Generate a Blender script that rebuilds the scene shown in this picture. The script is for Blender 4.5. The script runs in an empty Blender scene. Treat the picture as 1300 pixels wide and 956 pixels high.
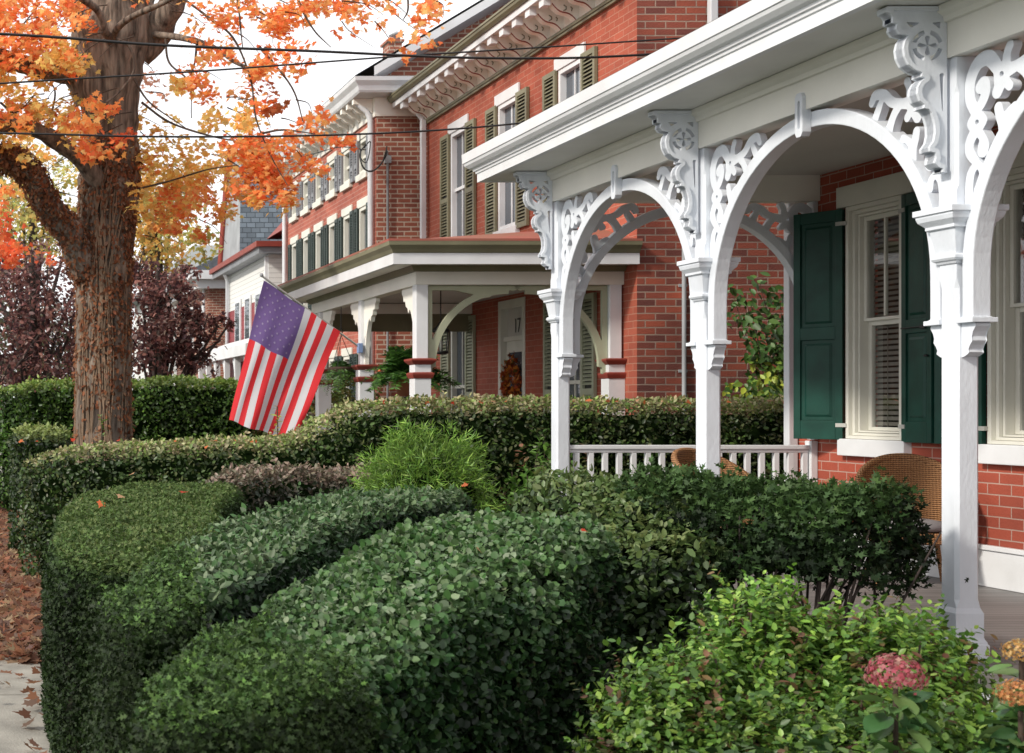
import bpy, math, random
import numpy as np
from mathutils import Vector, Matrix, noise
random.seed(7)
rng = np.random.default_rng(7)
SC = bpy.context.scene
COL = SC.collection
F, U0, V0, H = 1700.0, -10.0, 515.0, 1.65
def P(u, v, Y): return ((u-U0)*Y/F, Y, H-(v-V0)*Y/F)
R = math.radians

# ------------------------------------------------------------------ materials
MATS = {}
def nt(name):
    m = bpy.data.materials.new(name); m.use_nodes = True
    t = m.node_tree; b = t.nodes['Principled BSDF']
    return m, t, b
def mat(name, c, rough=.6, var=.12, scale=3., bump=0., bscale=40., metal=0., spec=.4, dirt=None, stretch=(1, 1, 1)):
    if name in MATS: return MATS[name]
    m, t, b = nt(name); N = t.nodes; L = t.links
    g = N.new('ShaderNodeNewGeometry'); mp = N.new('ShaderNodeMapping'); mp.inputs['Scale'].default_value = stretch
    L.new(g.outputs['Position'], mp.inputs['Vector'])
    n = N.new('ShaderNodeTexNoise'); n.inputs['Scale'].default_value = scale; n.inputs['Detail'].default_value = 6
    L.new(mp.outputs[0], n.inputs['Vector'])
    r = N.new('ShaderNodeValToRGB'); e = r.color_ramp.elements
    e[0].position = .3; e[1].position = .72
    d = dirt or tuple(x*(1-var*1.6) for x in c)
    e[0].color = (*d, 1); e[1].color = (*[min(1, x*(1+var*.6)) for x in c], 1)
    L.new(n.outputs['Fac'], r.inputs['Fac']); L.new(r.outputs['Color'], b.inputs['Base Color'])
    b.inputs['Roughness'].default_value = rough; b.inputs['Metallic'].default_value = metal
    b.inputs['Specular IOR Level'].default_value = spec
    if bump:
        n2 = N.new('ShaderNodeTexNoise'); n2.inputs['Scale'].default_value = bscale; n2.inputs['Detail'].default_value = 4
        L.new(mp.outputs[0], n2.inputs['Vector'])
        bp = N.new('ShaderNodeBump'); bp.inputs['Strength'].default_value = bump; bp.inputs['Distance'].default_value = .01
        L.new(n2.outputs['Fac'], bp.inputs['Height']); L.new(bp.outputs[0], b.inputs['Normal'])
    MATS[name] = m; return m
def brick(name, c1, c2, mortar, msize=.007, bw=.215, rh=.075, bump=.4, dark=.5, patch=(1, 1, 1)):
    m, t, b = nt(name); N = t.nodes; L = t.links
    g = N.new('ShaderNodeNewGeometry')
    sp = N.new('ShaderNodeSeparateXYZ'); L.new(g.outputs['Position'], sp.inputs[0])
    sn = N.new('ShaderNodeSeparateXYZ'); L.new(g.outputs['True Normal'], sn.inputs[0])
    ab = N.new('ShaderNodeMath'); ab.operation = 'ABSOLUTE'; L.new(sn.outputs['X'], ab.inputs[0])
    gt = N.new('ShaderNodeMath'); gt.operation = 'GREATER_THAN'; L.new(ab.outputs[0], gt.inputs[0]); gt.inputs[1].default_value = .5
    mx = N.new('ShaderNodeMix'); mx.data_type = 'FLOAT'
    L.new(gt.outputs[0], mx.inputs[0]); L.new(sp.outputs['X'], mx.inputs[2]); L.new(sp.outputs['Y'], mx.inputs[3])
    cb = N.new('ShaderNodeCombineXYZ'); L.new(mx.outputs[0], cb.inputs[0]); L.new(sp.outputs['Z'], cb.inputs[1])
    nz0 = N.new('ShaderNodeTexNoise'); nz0.inputs['Scale'].default_value = 9; L.new(cb.outputs[0], nz0.inputs['Vector'])
    ms = N.new('ShaderNodeVectorMath'); ms.operation = 'MULTIPLY_ADD'; L.new(nz0.outputs['Color'], ms.inputs[0])
    ms.inputs[1].default_value = (.006, .006, 0); L.new(cb.outputs[0], ms.inputs[2])
    bt = N.new('ShaderNodeTexBrick'); L.new(ms.outputs[0], bt.inputs['Vector'])
    bt.inputs['Scale'].default_value = 1; bt.inputs['Brick Width'].default_value = bw; bt.inputs['Row Height'].default_value = rh
    bt.inputs['Mortar Size'].default_value = msize; bt.inputs['Mortar Smooth'].default_value = .25
    bt.inputs['Color1'].default_value = (*c1, 1); bt.inputs['Color2'].default_value = (*c2, 1); bt.inputs['Mortar'].default_value = (*mortar, 1)
    bt.inputs['Bias'].default_value = -.1
    nz = N.new('ShaderNodeTexNoise'); nz.inputs['Scale'].default_value = 1.3; nz.inputs['Detail'].default_value = 8; L.new(cb.outputs[0], nz.inputs['Vector'])
    rp = N.new('ShaderNodeValToRGB'); rp.color_ramp.elements[0].position = .35; rp.color_ramp.elements[1].position = .68
    rp.color_ramp.elements[0].color = (dark, dark, dark*1.02, 1); rp.color_ramp.elements[1].color = (*patch, 1)
    L.new(nz.outputs['Fac'], rp.inputs['Fac'])
    mu = N.new('ShaderNodeMix'); mu.data_type = 'RGBA'; mu.blend_type = 'MULTIPLY'; mu.inputs[0].default_value = 1
    L.new(bt.outputs['Color'], mu.inputs[6]); L.new(rp.outputs['Color'], mu.inputs[7])
    L.new(mu.outputs[2], b.inputs['Base Color']); b.inputs['Roughness'].default_value = .85
    n3 = N.new('ShaderNodeTexNoise'); n3.inputs['Scale'].default_value = 60; L.new(cb.outputs[0], n3.inputs['Vector'])
    ad = N.new('ShaderNodeMath'); ad.operation = 'MULTIPLY_ADD'; L.new(bt.outputs['Fac'], ad.inputs[0]); ad.inputs[1].default_value = -1.6; L.new(n3.outputs['Fac'], ad.inputs[2])
    bp = N.new('ShaderNodeBump'); bp.inputs['Strength'].default_value = bump; bp.inputs['Distance'].default_value = .008
    L.new(ad.outputs[0], bp.inputs['Height']); L.new(bp.outputs[0], b.inputs['Normal'])
    return m
def leafmat(name, rough=.5, trans=.3, spec=.4):
    m, t, b = nt(name); N = t.nodes; L = t.links
    a = N.new('ShaderNodeAttribute'); a.attribute_name = 'col'
    L.new(a.outputs['Color'], b.inputs['Base Color']); b.inputs['Roughness'].default_value = rough; b.inputs['Specular IOR Level'].default_value = spec
    tr = N.new('ShaderNodeBsdfTranslucent'); L.new(a.outputs['Color'], tr.inputs['Color'])
    mx = N.new('ShaderNodeMixShader'); mx.inputs[0].default_value = trans
    L.new(b.outputs[0], mx.inputs[1]); L.new(tr.outputs[0], mx.inputs[2]); L.new(mx.outputs[0], N['Material Output'].inputs['Surface'])
    return m
WHITE = mat('white_paint', (.74, .755, .78), .42, .05, 2.5, .12, 60, dirt=(.64, .65, .665))
WHITE2 = mat('porch_white_paint', (.72, .76, .82), .42, .05, 5, .2, 55, dirt=(.63, .66, .71), stretch=(1, 1, .5))
CREAM = mat('cream_paint', (.88, .86, .79), .5, .06, 2, .1, 50)
CEIL = mat('porch_ceiling_paint', (.58, .56, .53), .55, .05, 2, .1, 50)
TRIMW = mat('window_trim_paint', (.70, .69, .62), .5, .06, 3, .15, 50)
OLIVE = mat('olive_paint', (.21, .20, .125), .5, .12, 3, .1, 50)
SAGE = mat('sage_paint', (.40, .42, .30), .5, .1, 3, .1, 50)
GREEN = mat('dark_green_paint', (.009, .060, .043), .42, .25, 5, .1, 60, spec=.3)
DGREEN = mat('distant_green_paint', (.03, .05, .045), .5, .2, 5)
OXRED = mat('oxide_red_paint', (.27, .05, .035), .5, .15, 5)
ROOFRED = mat('red_metal_roof', (.30, .075, .06), .6, .3, 1.6, .1, 20, dirt=(.24, .12, .075))
FLOORG = None
BLACK = mat('black_iron', (.02, .02, .02), .45, .2)
GREYM = mat('grey_metal', (.34, .36, .38), .5, .15)
WHITEM = mat('white_downspout', (.66, .68, .71), .45, .08)
SLATE = mat('dark_slate', (.10, .11, .13), .8, .3, 6)
B_NEAR = brick('near_house_brick', (.44, .088, .048), (.33, .066, .038), (.50, .33, .27), .005, dark=.66)
B_SIDE = brick('old_side_brick', (.37, .088, .05), (.12, .042, .038), (.36, .26, .21), .0075, bump=.8, dark=.62, patch=(1.15, 1.1, 1.05))
B_FRONT = brick('painted_front_brick', (.44, .105, .06), (.36, .082, .047), (.48, .22, .15), .0055, dark=.74, bump=.5)
B_THREE = brick('far_house_brick', (.46, .13, .085), (.36, .09, .06), (.52, .26, .2), .0065, dark=.75)
B_THREES = brick('far_side_brick', (.42, .14, .085), (.27, .085, .06), (.58, .46, .36), .011, dark=.75)

def glass(name, tint=(.02, .025, .03), clear=0.):
    m, t, b = nt(name)
    b.inputs['Base Color'].default_value = (*tint, 1); b.inputs['Roughness'].default_value = .03; b.inputs['Specular IOR Level'].default_value = .9
    if clear:
        N = t.nodes; L = t.links
        tr = N.new('ShaderNodeBsdfTransparent'); tr.inputs[0].default_value = (.88, .9, .89, 1)
        gl = N.new('ShaderNodeBsdfGlossy'); gl.inputs['Roughness'].default_value = .02
        fr = N.new('ShaderNodeLayerWeight'); fr.inputs[0].default_value = .18
        mx = N.new('ShaderNodeMixShader'); L.new(fr.outputs['Facing'], mx.inputs[0]); L.new(tr.outputs[0], mx.inputs[1]); L.new(gl.outputs[0], mx.inputs[2])
        L.new(mx.outputs[0], N['Material Output'].inputs['Surface'])
    return m
GLASS = glass('dark_glass', (.07, .085, .105)); CGLASS = glass('clear_glass', clear=1)  # dark_glass base tint lifted to stand in for bluish sky reflections
def sidingmat(name, c, pitch=.11):
    m, t, b = nt(name); N = t.nodes; L = t.links
    g = N.new('ShaderNodeNewGeometry'); sp = N.new('ShaderNodeSeparateXYZ'); L.new(g.outputs['Position'], sp.inputs[0])
    d = N.new('ShaderNodeMath'); d.operation = 'DIVIDE'; L.new(sp.outputs['Z'], d.inputs[0]); d.inputs[1].default_value = pitch
    fr = N.new('ShaderNodeMath'); fr.operation = 'FRACT'; L.new(d.outputs[0], fr.inputs[0])
    r = N.new('ShaderNodeValToRGB'); e = r.color_ramp.elements; e[0].position = .0; e[0].color = (*[x*.45 for x in c], 1); e[1].position = .16; e[1].color = (*c, 1)
    L.new(fr.outputs[0], r.inputs[0]); L.new(r.outputs[0], b.inputs['Base Color']); b.inputs['Roughness'].default_value = .6
    bp = N.new('ShaderNodeBump'); bp.inputs['Distance'].default_value = .02; L.new(fr.outputs[0], bp.inputs['Height']); bp.inputs['Strength'].default_value = .4; bp.invert = True
    L.new(bp.outputs[0], b.inputs['Normal']); return m
SIDING = sidingmat('white_clapboard', (.68, .68, .66))
REDSIDE = sidingmat('dark_red_clapboard', (.22, .03, .035))
def boardmat(name, c, w=.085, axis='Y'):
    m, t, b = nt(name); N = t.nodes; L = t.links
    g = N.new('ShaderNodeNewGeometry'); sp = N.new('ShaderNodeSeparateXYZ'); L.new(g.outputs['Position'], sp.inputs[0])
    d = N.new('ShaderNodeMath'); d.operation = 'DIVIDE'; L.new(sp.outputs[axis], d.inputs[0]); d.inputs[1].default_value = w
    fr = N.new('ShaderNodeMath'); fr.operation = 'FRACT'; L.new(d.outputs[0], fr.inputs[0])
    fl = N.new('ShaderNodeMath'); fl.operation = 'FLOOR'; L.new(d.outputs[0], fl.inputs[0])
    wn = N.new('ShaderNodeTexWhiteNoise'); wn.noise_dimensions = '1D'; L.new(fl.outputs[0], wn.inputs['W'])
    nz = N.new('ShaderNodeTexNoise'); nz.inputs['Scale'].default_value = 5; L.new(g.outputs['Position'], nz.inputs['Vector'])
    a1 = N.new('ShaderNodeMath'); a1.operation = 'ADD'; L.new(wn.outputs['Value'], a1.inputs[0]); L.new(nz.outputs['Fac'], a1.inputs[1])
    r = N.new('ShaderNodeValToRGB'); e = r.color_ramp.elements; e[0].position = .2; e[0].color = (*[x*.75 for x in c], 1); e[1].position = 1; e[1].color = (*[x*1.15 for x in c], 1)
    h = N.new('ShaderNodeMath'); h.operation = 'MULTIPLY'; L.new(a1.outputs[0], h.inputs[0]); h.inputs[1].default_value = .6; L.new(h.outputs[0], r.inputs[0])
    gp = N.new('ShaderNodeMath'); gp.operation = 'GREATER_THAN'; L.new(fr.outputs[0], gp.inputs[0]); gp.inputs[1].default_value = .08
    mu = N.new('ShaderNodeMix'); mu.data_type = 'RGBA'; L.new(gp.outputs[0], mu.inputs[0]); mu.inputs[6].default_value = (.02, .02, .02, 1); L.new(r.outputs[0], mu.inputs[7])
    L.new(mu.outputs[2], b.inputs['Base Color']); b.inputs['Roughness'].default_value = .5; return m
FLOORM = boardmat('grey_floorboards', (.19, .18, .175))
def shingle(name, c):
    m = brick(name, c, tuple(x*.6 for x in c), tuple(x*.3 for x in c), .010, .22, .13, .6, .75)
    return m
SHING = shingle('blue_grey_shingles', (.20, .25, .30))
LEAF = leafmat('foliage', .45, .28, .5); LEAFT = leafmat('autumn_foliage', .6, .55, .2); NEEDLE = leafmat('needle_foliage', .6, .2, .25)
GLOSSY = leafmat('glossy_foliage', .48, .22, .38)
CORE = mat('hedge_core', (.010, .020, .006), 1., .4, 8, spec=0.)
BARK = mat('bark', (.22, .175, .14), .95, .5, 4.5, 1., 12, dirt=(.035, .026, .02), stretch=(4, 4, .45))
BARKD = mat('dark_bark', (.06, .045, .04), .95, .4, 6, .6, 20)
TWIG = mat('twig', (.08, .055, .04), .9, .3)

# ------------------------------------------------------------------ object helpers
ORG = {}
def tag(o, label=None, cat=None, group=None, kind=None):
    if label: o['label'] = label
    if cat: o['category'] = cat
    if group: o['group'] = group
    if kind: o['kind'] = kind
    return o
def empty(name, loc, label, cat, group=None, rz=0):
    o = bpy.data.objects.new(name, None); COL.objects.link(o); o.location = loc; o.rotation_euler = (0, 0, rz)
    o.empty_display_size = .1; ORG[o.name] = Vector(loc); return tag(o, label, cat, group)
def link(name, me, parent=None, loc=(0, 0, 0), rot=(0, 0, 0)):
    o = bpy.data.objects.new(name, me); COL.objects.link(o); o.parent = parent; o.location = loc; o.rotation_euler = rot
    ORG[o.name] = (ORG[parent.name] if parent else Vector((0, 0, 0))) + Vector(loc); return o
def copy_tree(o, parent, loc=None, rot=None, label=None):
    c = o.copy(); COL.objects.link(c); c.parent = parent
    if loc is not None: c.location = loc
    if rot is not None: c.rotation_euler = rot
    if label: c['label'] = label
    ORG[c.name] = (ORG[parent.name] if parent else Vector((0, 0, 0))) + Vector(c.location)
    for ch in list(o.children): copy_tree(ch, c)
    return c
class MB:
    def __init__(s): s.v = []; s.f = []; s.mi = []; s.sm = []
    def add(s, vs, fs, mi=0, sm=False):
        n = len(s.v); s.v += [tuple(x) for x in vs]; s.f += [tuple(i+n for i in f) for f in fs]; s.mi += [mi]*len(fs); s.sm += [sm]*len(fs); return s
    def box(s, x0, x1, y0, y1, z0, z1, mi=0):
        v = [(x, y, z) for x in (x0, x1) for y in (y0, y1) for z in (z0, z1)]
        return s.add(v, [(0, 1, 3, 2), (4, 6, 7, 5), (0, 4, 5, 1), (2, 3, 7, 6), (0, 2, 6, 4), (1, 5, 7, 3)], mi)
    def quad(s, a, b, c, d, mi=0): return s.add([a, b, c, d], [(0, 1, 2, 3)], mi)
    def prism(s, poly, t0, t1, fn, mi=0, sm=False):
        n = len(poly)
        s.add([fn(a, b, t0) for a, b in poly]+[fn(a, b, t1) for a, b in poly], [tuple(range(n)), tuple(range(2*n-1, n-1, -1))]+[(i, (i+1) % n, n+(i+1) % n, n+i) for i in range(n)], mi, sm)
        return s
    def tube(s, pts, rad, seg=8, mi=0, jit=0., caps=True, flute=None):
        pts = [Vector(p) for p in pts]; n = len(pts)
        if not hasattr(rad, '__len__'): rad = [rad]*n
        t = (pts[1]-pts[0]).normalized(); up = Vector((0, 0, 1)) if abs(t.z) < .9 else Vector((1, 0, 0))
        nx = t.cross(up).normalized(); vs = []
        for i in range(n):
            t = (pts[min(i+1, n-1)]-pts[max(i-1, 0)]).normalized()
            nx = (nx-t*nx.dot(t)).normalized(); ny = t.cross(nx)
            for k in range(seg):
                a = 2*math.pi*k/seg; r = rad[i]
                if flute: r *= flute(a, i/(n-1))
                p = pts[i]+(nx*math.cos(a)+ny*math.sin(a))*r
                if jit: p += (nx*math.cos(a)+ny*math.sin(a))*jit*noise.noise(p*5)*r
                vs.append(p)
        fs = [(i*seg+k, i*seg+(k+1) % seg, (i+1)*seg+(k+1) % seg, (i+1)*seg+k) for i in range(n-1) for k in range(seg)]
        s.add(vs, fs, mi, True)
        if caps: s.add(vs[:seg], [tuple(range(seg-1, -1, -1))], mi); s.add(vs[-seg:], [tuple(range(seg))], mi)
        return s
    def lathe(s, prof, c, seg=16, mi=0, square=False):
        if square: seg = 4
        vs = []
        for r, z in prof:
            for k in range(seg):
                a = 2*math.pi*k/seg+(math.pi/4 if square else 0); rr = r*(math.sqrt(2) if square else 1)
                vs.append((c[0]+rr*math.cos(a), c[1]+rr*math.sin(a), c[2]+z))
        n = len(prof)
        s.add(vs, [(i*seg+k, i*seg+(k+1) % seg, (i+1)*seg+(k+1) % seg, (i+1)*seg+k) for i in range(n-1) for k in range(seg)]+[tuple(range(seg-1, -1, -1)), tuple((n-1)*seg+k for k in range(seg))], mi, not square)
        return s
    def build(s, name, mats, parent=None, world=True, bevel=0, loc=None):
        if not isinstance(mats, (list, tuple)): mats = [mats]
        me = bpy.data.meshes.new(name)
        off = ORG[parent.name] if (parent is not None and world) else Vector((0, 0, 0))
        o0 = Vector(loc) if loc else Vector((0, 0, 0))
        me.from_pydata([(x-off.x-o0.x, y-off.y-o0.y, z-off.z-o0.z) for x, y, z in s.v] if world else s.v, [], s.f)
        for m in mats: me.materials.append(m)
        me.polygons.foreach_set('material_index', s.mi); me.polygons.foreach_set('use_smooth', s.sm)
        me.validate(); me.update()
        o = link(name, me, parent, tuple(o0))
        if bevel:
            md = o.modifiers.new('bevel', 'BEVEL'); md.width = bevel; md.segments = 2; md.limit_method = 'ANGLE'; md.angle_limit = R(40)
        return o
def catmull(pts, n):
    pts = [np.array(p, float) for p in pts]; pts = [2*pts[0]-pts[1]]+pts+[2*pts[-1]-pts[-2]]; out = []
    for i in range(1, len(pts)-2):
        for k in range(n):
            t = k/n; a, b, c, d = pts[i-1:i+3]
            out.append(.5*((2*b)+(c-a)*t+(2*a-5*b+4*c-d)*t*t+(-a+3*b-3*c+d)*t**3))
    out.append(pts[-2]); return np.array(out)

# ------------------------------------------------------------------ foliage helpers
T_LEAF = (np.array([(0, 0, 0), (-.27, .3, .05), (-.23, .68, .05), (0, 1, -.02), (.23, .68, .05), (.27, .3, .05)]), [(0, 3, 2, 1), (0, 5, 4, 3)])
T_BROAD = (np.array([(0, 0, 0), (-.38, .3, .07), (-.36, .68, .06), (0, 1, -.04), (.36, .68, .06), (.38, .3, .07)]), [(0, 3, 2, 1), (0, 5, 4, 3)])
T_FERN = (np.array([(0, 0, 0), (-.13, .3, .02), (0, 1, -.05), (.13, .3, .02)]), [(0, 3, 2, 1)])
T_NARROW = (np.array([(0, 0, 0), (-.09, .4, .01), (0, 1, 0), (.09, .4, .01)]), [(0, 3, 2, 1)])
T_THREAD = (np.array([(0, 0, 0), (-.05, .4, .01), (0, 1, -.1), (.05, .4, .01)]), [(0, 3, 2, 1)])
_mp = [(0, 0), (.12, .12), (.42, .02), (.36, .2), (.58, .42), (.30, .44), (.24, .62), (.12, .62), (0, 1), (-.12, .62), (-.24, .62), (-.30, .44), (-.58, .42), (-.36, .2), (-.42, .02), (-.12, .12)]
T_MAPLE = (np.array([(x, y, .12*abs(x)) for x, y in _mp]), [tuple(range(16))])
T_SPRIG = (np.array([(0, 0, 0), (-.28, .25, .05), (-.08, .3, 0), (-.33, .6, .06), (-.08, .6, 0), (0, 1, 0), (.08, .6, 0), (.33, .6, .06), (.08, .3, 0), (.28, .25, .05)]), [tuple(range(9, -1, -1))])
_ns = [(0, -.03), (0, 1.)]
_sv = [(0, 0, 0), (.02, .5, 0), (0, 1, 0), (-.02, .5, 0)]; _sf = [(0, 1, 2, 3)]
for _k in range(5):
    for _g in (-1, 1):
        _y = .1+.17*_k; _n = len(_sv); _sv += [(0, _y-.025, 0), (_g*.22, _y+.12, .03), (_g*.36, _y+.26, .02), (_g*.18, _y+.17, .03)]; _sf.append((_n, _n+1, _n+2, _n+3))
T_YEW = (np.array(_sv), _sf)
def norm(a): return a/np.maximum(np.linalg.norm(a, axis=1, keepdims=True), 1e-9)
def leafmesh(name, pts, nrm, size, tmpl, cols, material, parent=None, spread=.6, dirs=None, dspread=1., wj=.35):
    pts = np.asarray(pts, float); n = len(pts); tv, tf = tmpl
    Z = norm(np.asarray(nrm)+rng.normal(0, spread, (n, 3)))
    D = rng.normal(0, dspread, (n, 3)) + (0 if dirs is None else np.asarray(dirs))
    Yd = norm(D-Z*np.sum(D*Z, 1, keepdims=True)); X = np.cross(Yd, Z)
    s = np.asarray(size)*(1+wj*rng.uniform(-1, 1, n)); s = s[:, None, None]
    V = pts[:, None, :]+s*(tv[None, :, 0:1]*X[:, None, :]+tv[None, :, 1:2]*Yd[:, None, :]+tv[None, :, 2:3]*Z[:, None, :])
    k = len(tv); V = V.reshape(-1, 3)
    if parent is not None: V = V-np.array(ORG[parent.name])
    lt = [i for f in tf for i in f]; ls = [len(f) for f in tf]
    loops = (np.arange(n)[:, None]*k+np.array(lt)[None, :]).ravel()
    cnt = np.tile(ls, n); st = np.concatenate([[0], np.cumsum(cnt)[:-1]])
    me = bpy.data.meshes.new(name); me.vertices.add(len(V)); me.vertices.foreach_set('co', V.ravel().astype(np.float32))
    me.loops.add(len(loops)); me.loops.foreach_set('vertex_index', loops.astype(np.int32))
    me.polygons.add(len(cnt)); me.polygons.foreach_set('loop_start', st.astype(np.int32)); me.polygons.foreach_set('loop_total', cnt.astype(np.int32))
    me.update(calc_edges=True)
    ca = me.color_attributes.new('col', 'FLOAT_COLOR', 'POINT')
    c = np.ones((n, k, 4), np.float32); c[:, :, :3] = np.asarray(cols)[:, None, :]; ca.data.foreach_set('color', c.ravel())
    me.materials.append(material)
    return link(name, me, parent)
def pal(n, cs, w=None, jit=.18, base=None):
    cs = np.array(cs, float); idx = rng.choice(len(cs), n, p=None if w is None else np.array(w)/sum(w))
    c = cs[idx]*(1+rng.uniform(-jit, jit, (n, 1)))*(1+rng.uniform(-.06, .06, (n, 3)))
    return np.clip(c, 0, 1)
def sample(V, Fq, n):
    V = np.asarray(V); Fq = np.asarray(Fq); a, b, c, d = V[Fq[:, 0]], V[Fq[:, 1]], V[Fq[:, 2]], V[Fq[:, 3]]
    nn = np.cross(c-a, d-b); ar = np.linalg.norm(nn, axis=1)+1e-12; idx = rng.choice(len(Fq), n, p=ar/ar.sum())
    s, t = rng.random((n, 1)), rng.random((n, 1))
    p = (1-s)*(1-t)*a[idx]+s*(1-t)*b[idx]+s*t*c[idx]+(1-s)*t*d[idx]
    return p, nn[idx]/ar[idx][:, None]
def vnoise(p, sc, seed=0.):
    return np.array([noise.noise(Vector((x*sc+seed, y*sc, z*sc))) for x, y, z in p])
def hedge(name, label, cat, spine, hw, ht, dens, size, cols, w, tmpl=T_LEAF, lump=.05, expo=.38, z0=0., spread=.6, m=LEAF, core=.12, top=None, group=None, drop=1., depth=.07, gap=-.42, shade=.62, split=None, nshoot=60):
    sp = catmull(spine, 14); d = np.concatenate([[0], np.cumsum(np.linalg.norm(np.diff(sp[:, :2], axis=0), axis=1))]); d /= d[-1]
    ns = 60; s = .5-.5*np.cos(np.pi*np.linspace(0, 1, ns)); kx = np.linspace(0, 1, len(hw)); kh = np.linspace(0, 1, len(ht))
    X = np.interp(s, d, sp[:, 0]); Y = np.interp(s, d, sp[:, 1]); W = np.interp(s, kx, hw); Ht = np.interp(s, kh, ht)
    e = np.clip(1-np.abs(2*s-1)**9, 0, 1)**.45; W = W*np.maximum(e, .02); Ht = Ht*(.86+.14*e**.8)
    tx = np.gradient(X, s+1e-9*np.arange(ns)); ty = np.gradient(Y, s+1e-9*np.arange(ns)); l = np.hypot(tx, ty); nx, ny = ty/l, -tx/l
    mth = 26; th = np.linspace(0, np.pi, mth); cx = np.sign(np.cos(th))*np.abs(np.cos(th))**expo; cz = np.abs(np.sin(th))**expo
    Ln = np.sum(np.hypot(np.diff(X), np.diff(Y)))
    def grid(ins):
        Wi = np.maximum(W-ins, .01); dl = min(.3, ins*1.3/Ln); s2 = dl+(1-2*dl)*s; Xc = np.interp(s2, s, X); Yc = np.interp(s2, s, Y); Wi = np.minimum(Wi, np.maximum(np.interp(s2, s, W)-ins, .01))
        V = np.stack([Xc[:, None]+nx[:, None]*Wi[:, None]*cx, Yc[:, None]+ny[:, None]*Wi[:, None]*cx, z0+(Ht[:, None]-ins-z0)*cz], -1).reshape(-1, 3)
        return V
    Fq = [(i*mth+k, i*mth+k+1, (i+1)*mth+k+1, (i+1)*mth+k) for i in range(ns-1) for k in range(mth-1)]
    V = grid(0); cen = np.repeat(np.stack([X, Y, Ht*.5+z0*.5], 1), mth, 0)
    nz = vnoise(V, 2.3)+.5*vnoise(V, 6.); V = V+norm(V-cen)*(nz*lump)[:, None]
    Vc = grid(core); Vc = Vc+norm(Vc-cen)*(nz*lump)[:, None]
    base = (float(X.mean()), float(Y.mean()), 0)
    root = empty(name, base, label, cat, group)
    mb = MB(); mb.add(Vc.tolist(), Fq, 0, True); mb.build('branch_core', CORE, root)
    ar = np.linalg.norm(np.cross(V[[f[2] for f in Fq]]-V[[f[0] for f in Fq]], V[[f[3] for f in Fq]]-V[[f[1] for f in Fq]]), axis=1).sum()/2
    n = int(ar*dens); p, nn = sample(V, Fq, n)
    o = p-np.array([np.interp(0, [0], [0])]*3).T if False else p
    cc = np.stack([np.full(n, 0.)]*3, 1)
    # orient normals outward
    ci = np.argmin((p[:, None, 0]-X[None, :])**2+(p[:, None, 1]-Y[None, :])**2, axis=1)
    out = np.stack([p[:, 0]-X[ci], p[:, 1]-Y[ci], p[:, 2]-Ht[ci]*.5], 1); sg = np.sign(np.sum(out*nn, 1)); sg[sg == 0] = 1; nn = nn*sg[:, None]
    hk = vnoise(p, 5.5, 11.)+.6*vnoise(p, 13., 4.) > gap; p, nn = p[hk], nn[hk]; n = len(p)
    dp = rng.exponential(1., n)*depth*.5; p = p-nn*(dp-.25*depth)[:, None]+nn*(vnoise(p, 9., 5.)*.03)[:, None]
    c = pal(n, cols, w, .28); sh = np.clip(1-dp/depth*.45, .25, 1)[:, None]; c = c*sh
    c *= (1+.45*vnoise(p, 1.7, 3.)+.3*vnoise(p, 7., 8.))[:, None]; c *= (shade+(1-shade)*np.clip(nn[:, 2]*1.6, 0, 1))[:, None]  # painted shade: inner and side-facing leaves get darker colours
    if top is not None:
        k = np.clip((nn[:, 2]-.3)*2.2, 0, 1)*rng.random(n)**.45; tc = pal(n, top); c = c*(1-k[:, None])+tc*k[:, None]  # painted light: upward-facing leaves take the paler top palette
    up = np.tile([0, 0, .6], (n, 1))+nn*.4
    if nshoot:
        ti = np.nonzero(nn[:, 2] > .5)[0]; ti = rng.choice(ti, nshoot); ps = p[ti]; sa = np.array([0, 0, 1.])+rng.normal(0, .35, (nshoot, 3)); q1, q2, q3 = shoots(ps, sa, rng.uniform(.03, .09, nshoot), 6, 1); p = np.concatenate([p, q1]); nn = np.concatenate([nn, norm(q2)]); up = np.concatenate([up, q3]); c = np.concatenate([c, pal(len(q1), cols if top is None else top)])
    if callable(size): size = size(p)
    size = np.broadcast_to(size, (len(p),))
    if split is not None:
        mk = split(p); fine = pal(int(mk.sum()), [(.042, .082, .020), (.060, .11, .026), (.026, .052, .014)], None, .3); lum = np.clip(c[mk].mean(1, keepdims=True)/.08, .4, 2.0)  # needles inherit the painted top and side brightness
        f1 = fine*lum; idx = np.nonzero(mk)[0]; rep = np.repeat(idx, 2); jp = rng.normal(0, .012, (len(rep), 3))
        leafmesh('needles', p[rep]+jp, nn[rep]*.6+np.array([0, 0, .35]), .024, T_SPRIG, np.clip(np.repeat(f1, 2, 0), 0, 1), NEEDLE, root, spread, up[rep], .8); k_ = ~mk
        p, nn, up, c, size = p[k_], nn[k_], up[k_], c[k_], size[k_]
    leafmesh('leaves', p, nn*.6+np.array([0, 0, .35]), size, tmpl, np.clip(c, 0, 1), m, root, spread, up, .8)
    return root
def shoots(pts, axes, L, k, size, opening=.9):
    n = len(pts); P_, N_, D_ = [], [], []
    ax = norm(axes); r0 = norm(np.cross(ax, rng.normal(0, 1, (n, 3)))); r1 = np.cross(ax, r0)
    for j in range(k):
        a = j*2.4; rad = math.cos(a)*r0+math.sin(a)*r1; t = j/(k-1)
        P_.append(pts+ax*(L*t)[:, None] if hasattr(L, '__len__') else pts+ax*L*t); dd = rad*opening*(1-.5*t)+ax*(.3+.7*t); D_.append(dd); N_.append(ax-rad*.4)
    return np.concatenate(P_), np.concatenate(N_), np.concatenate(D_)

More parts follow.
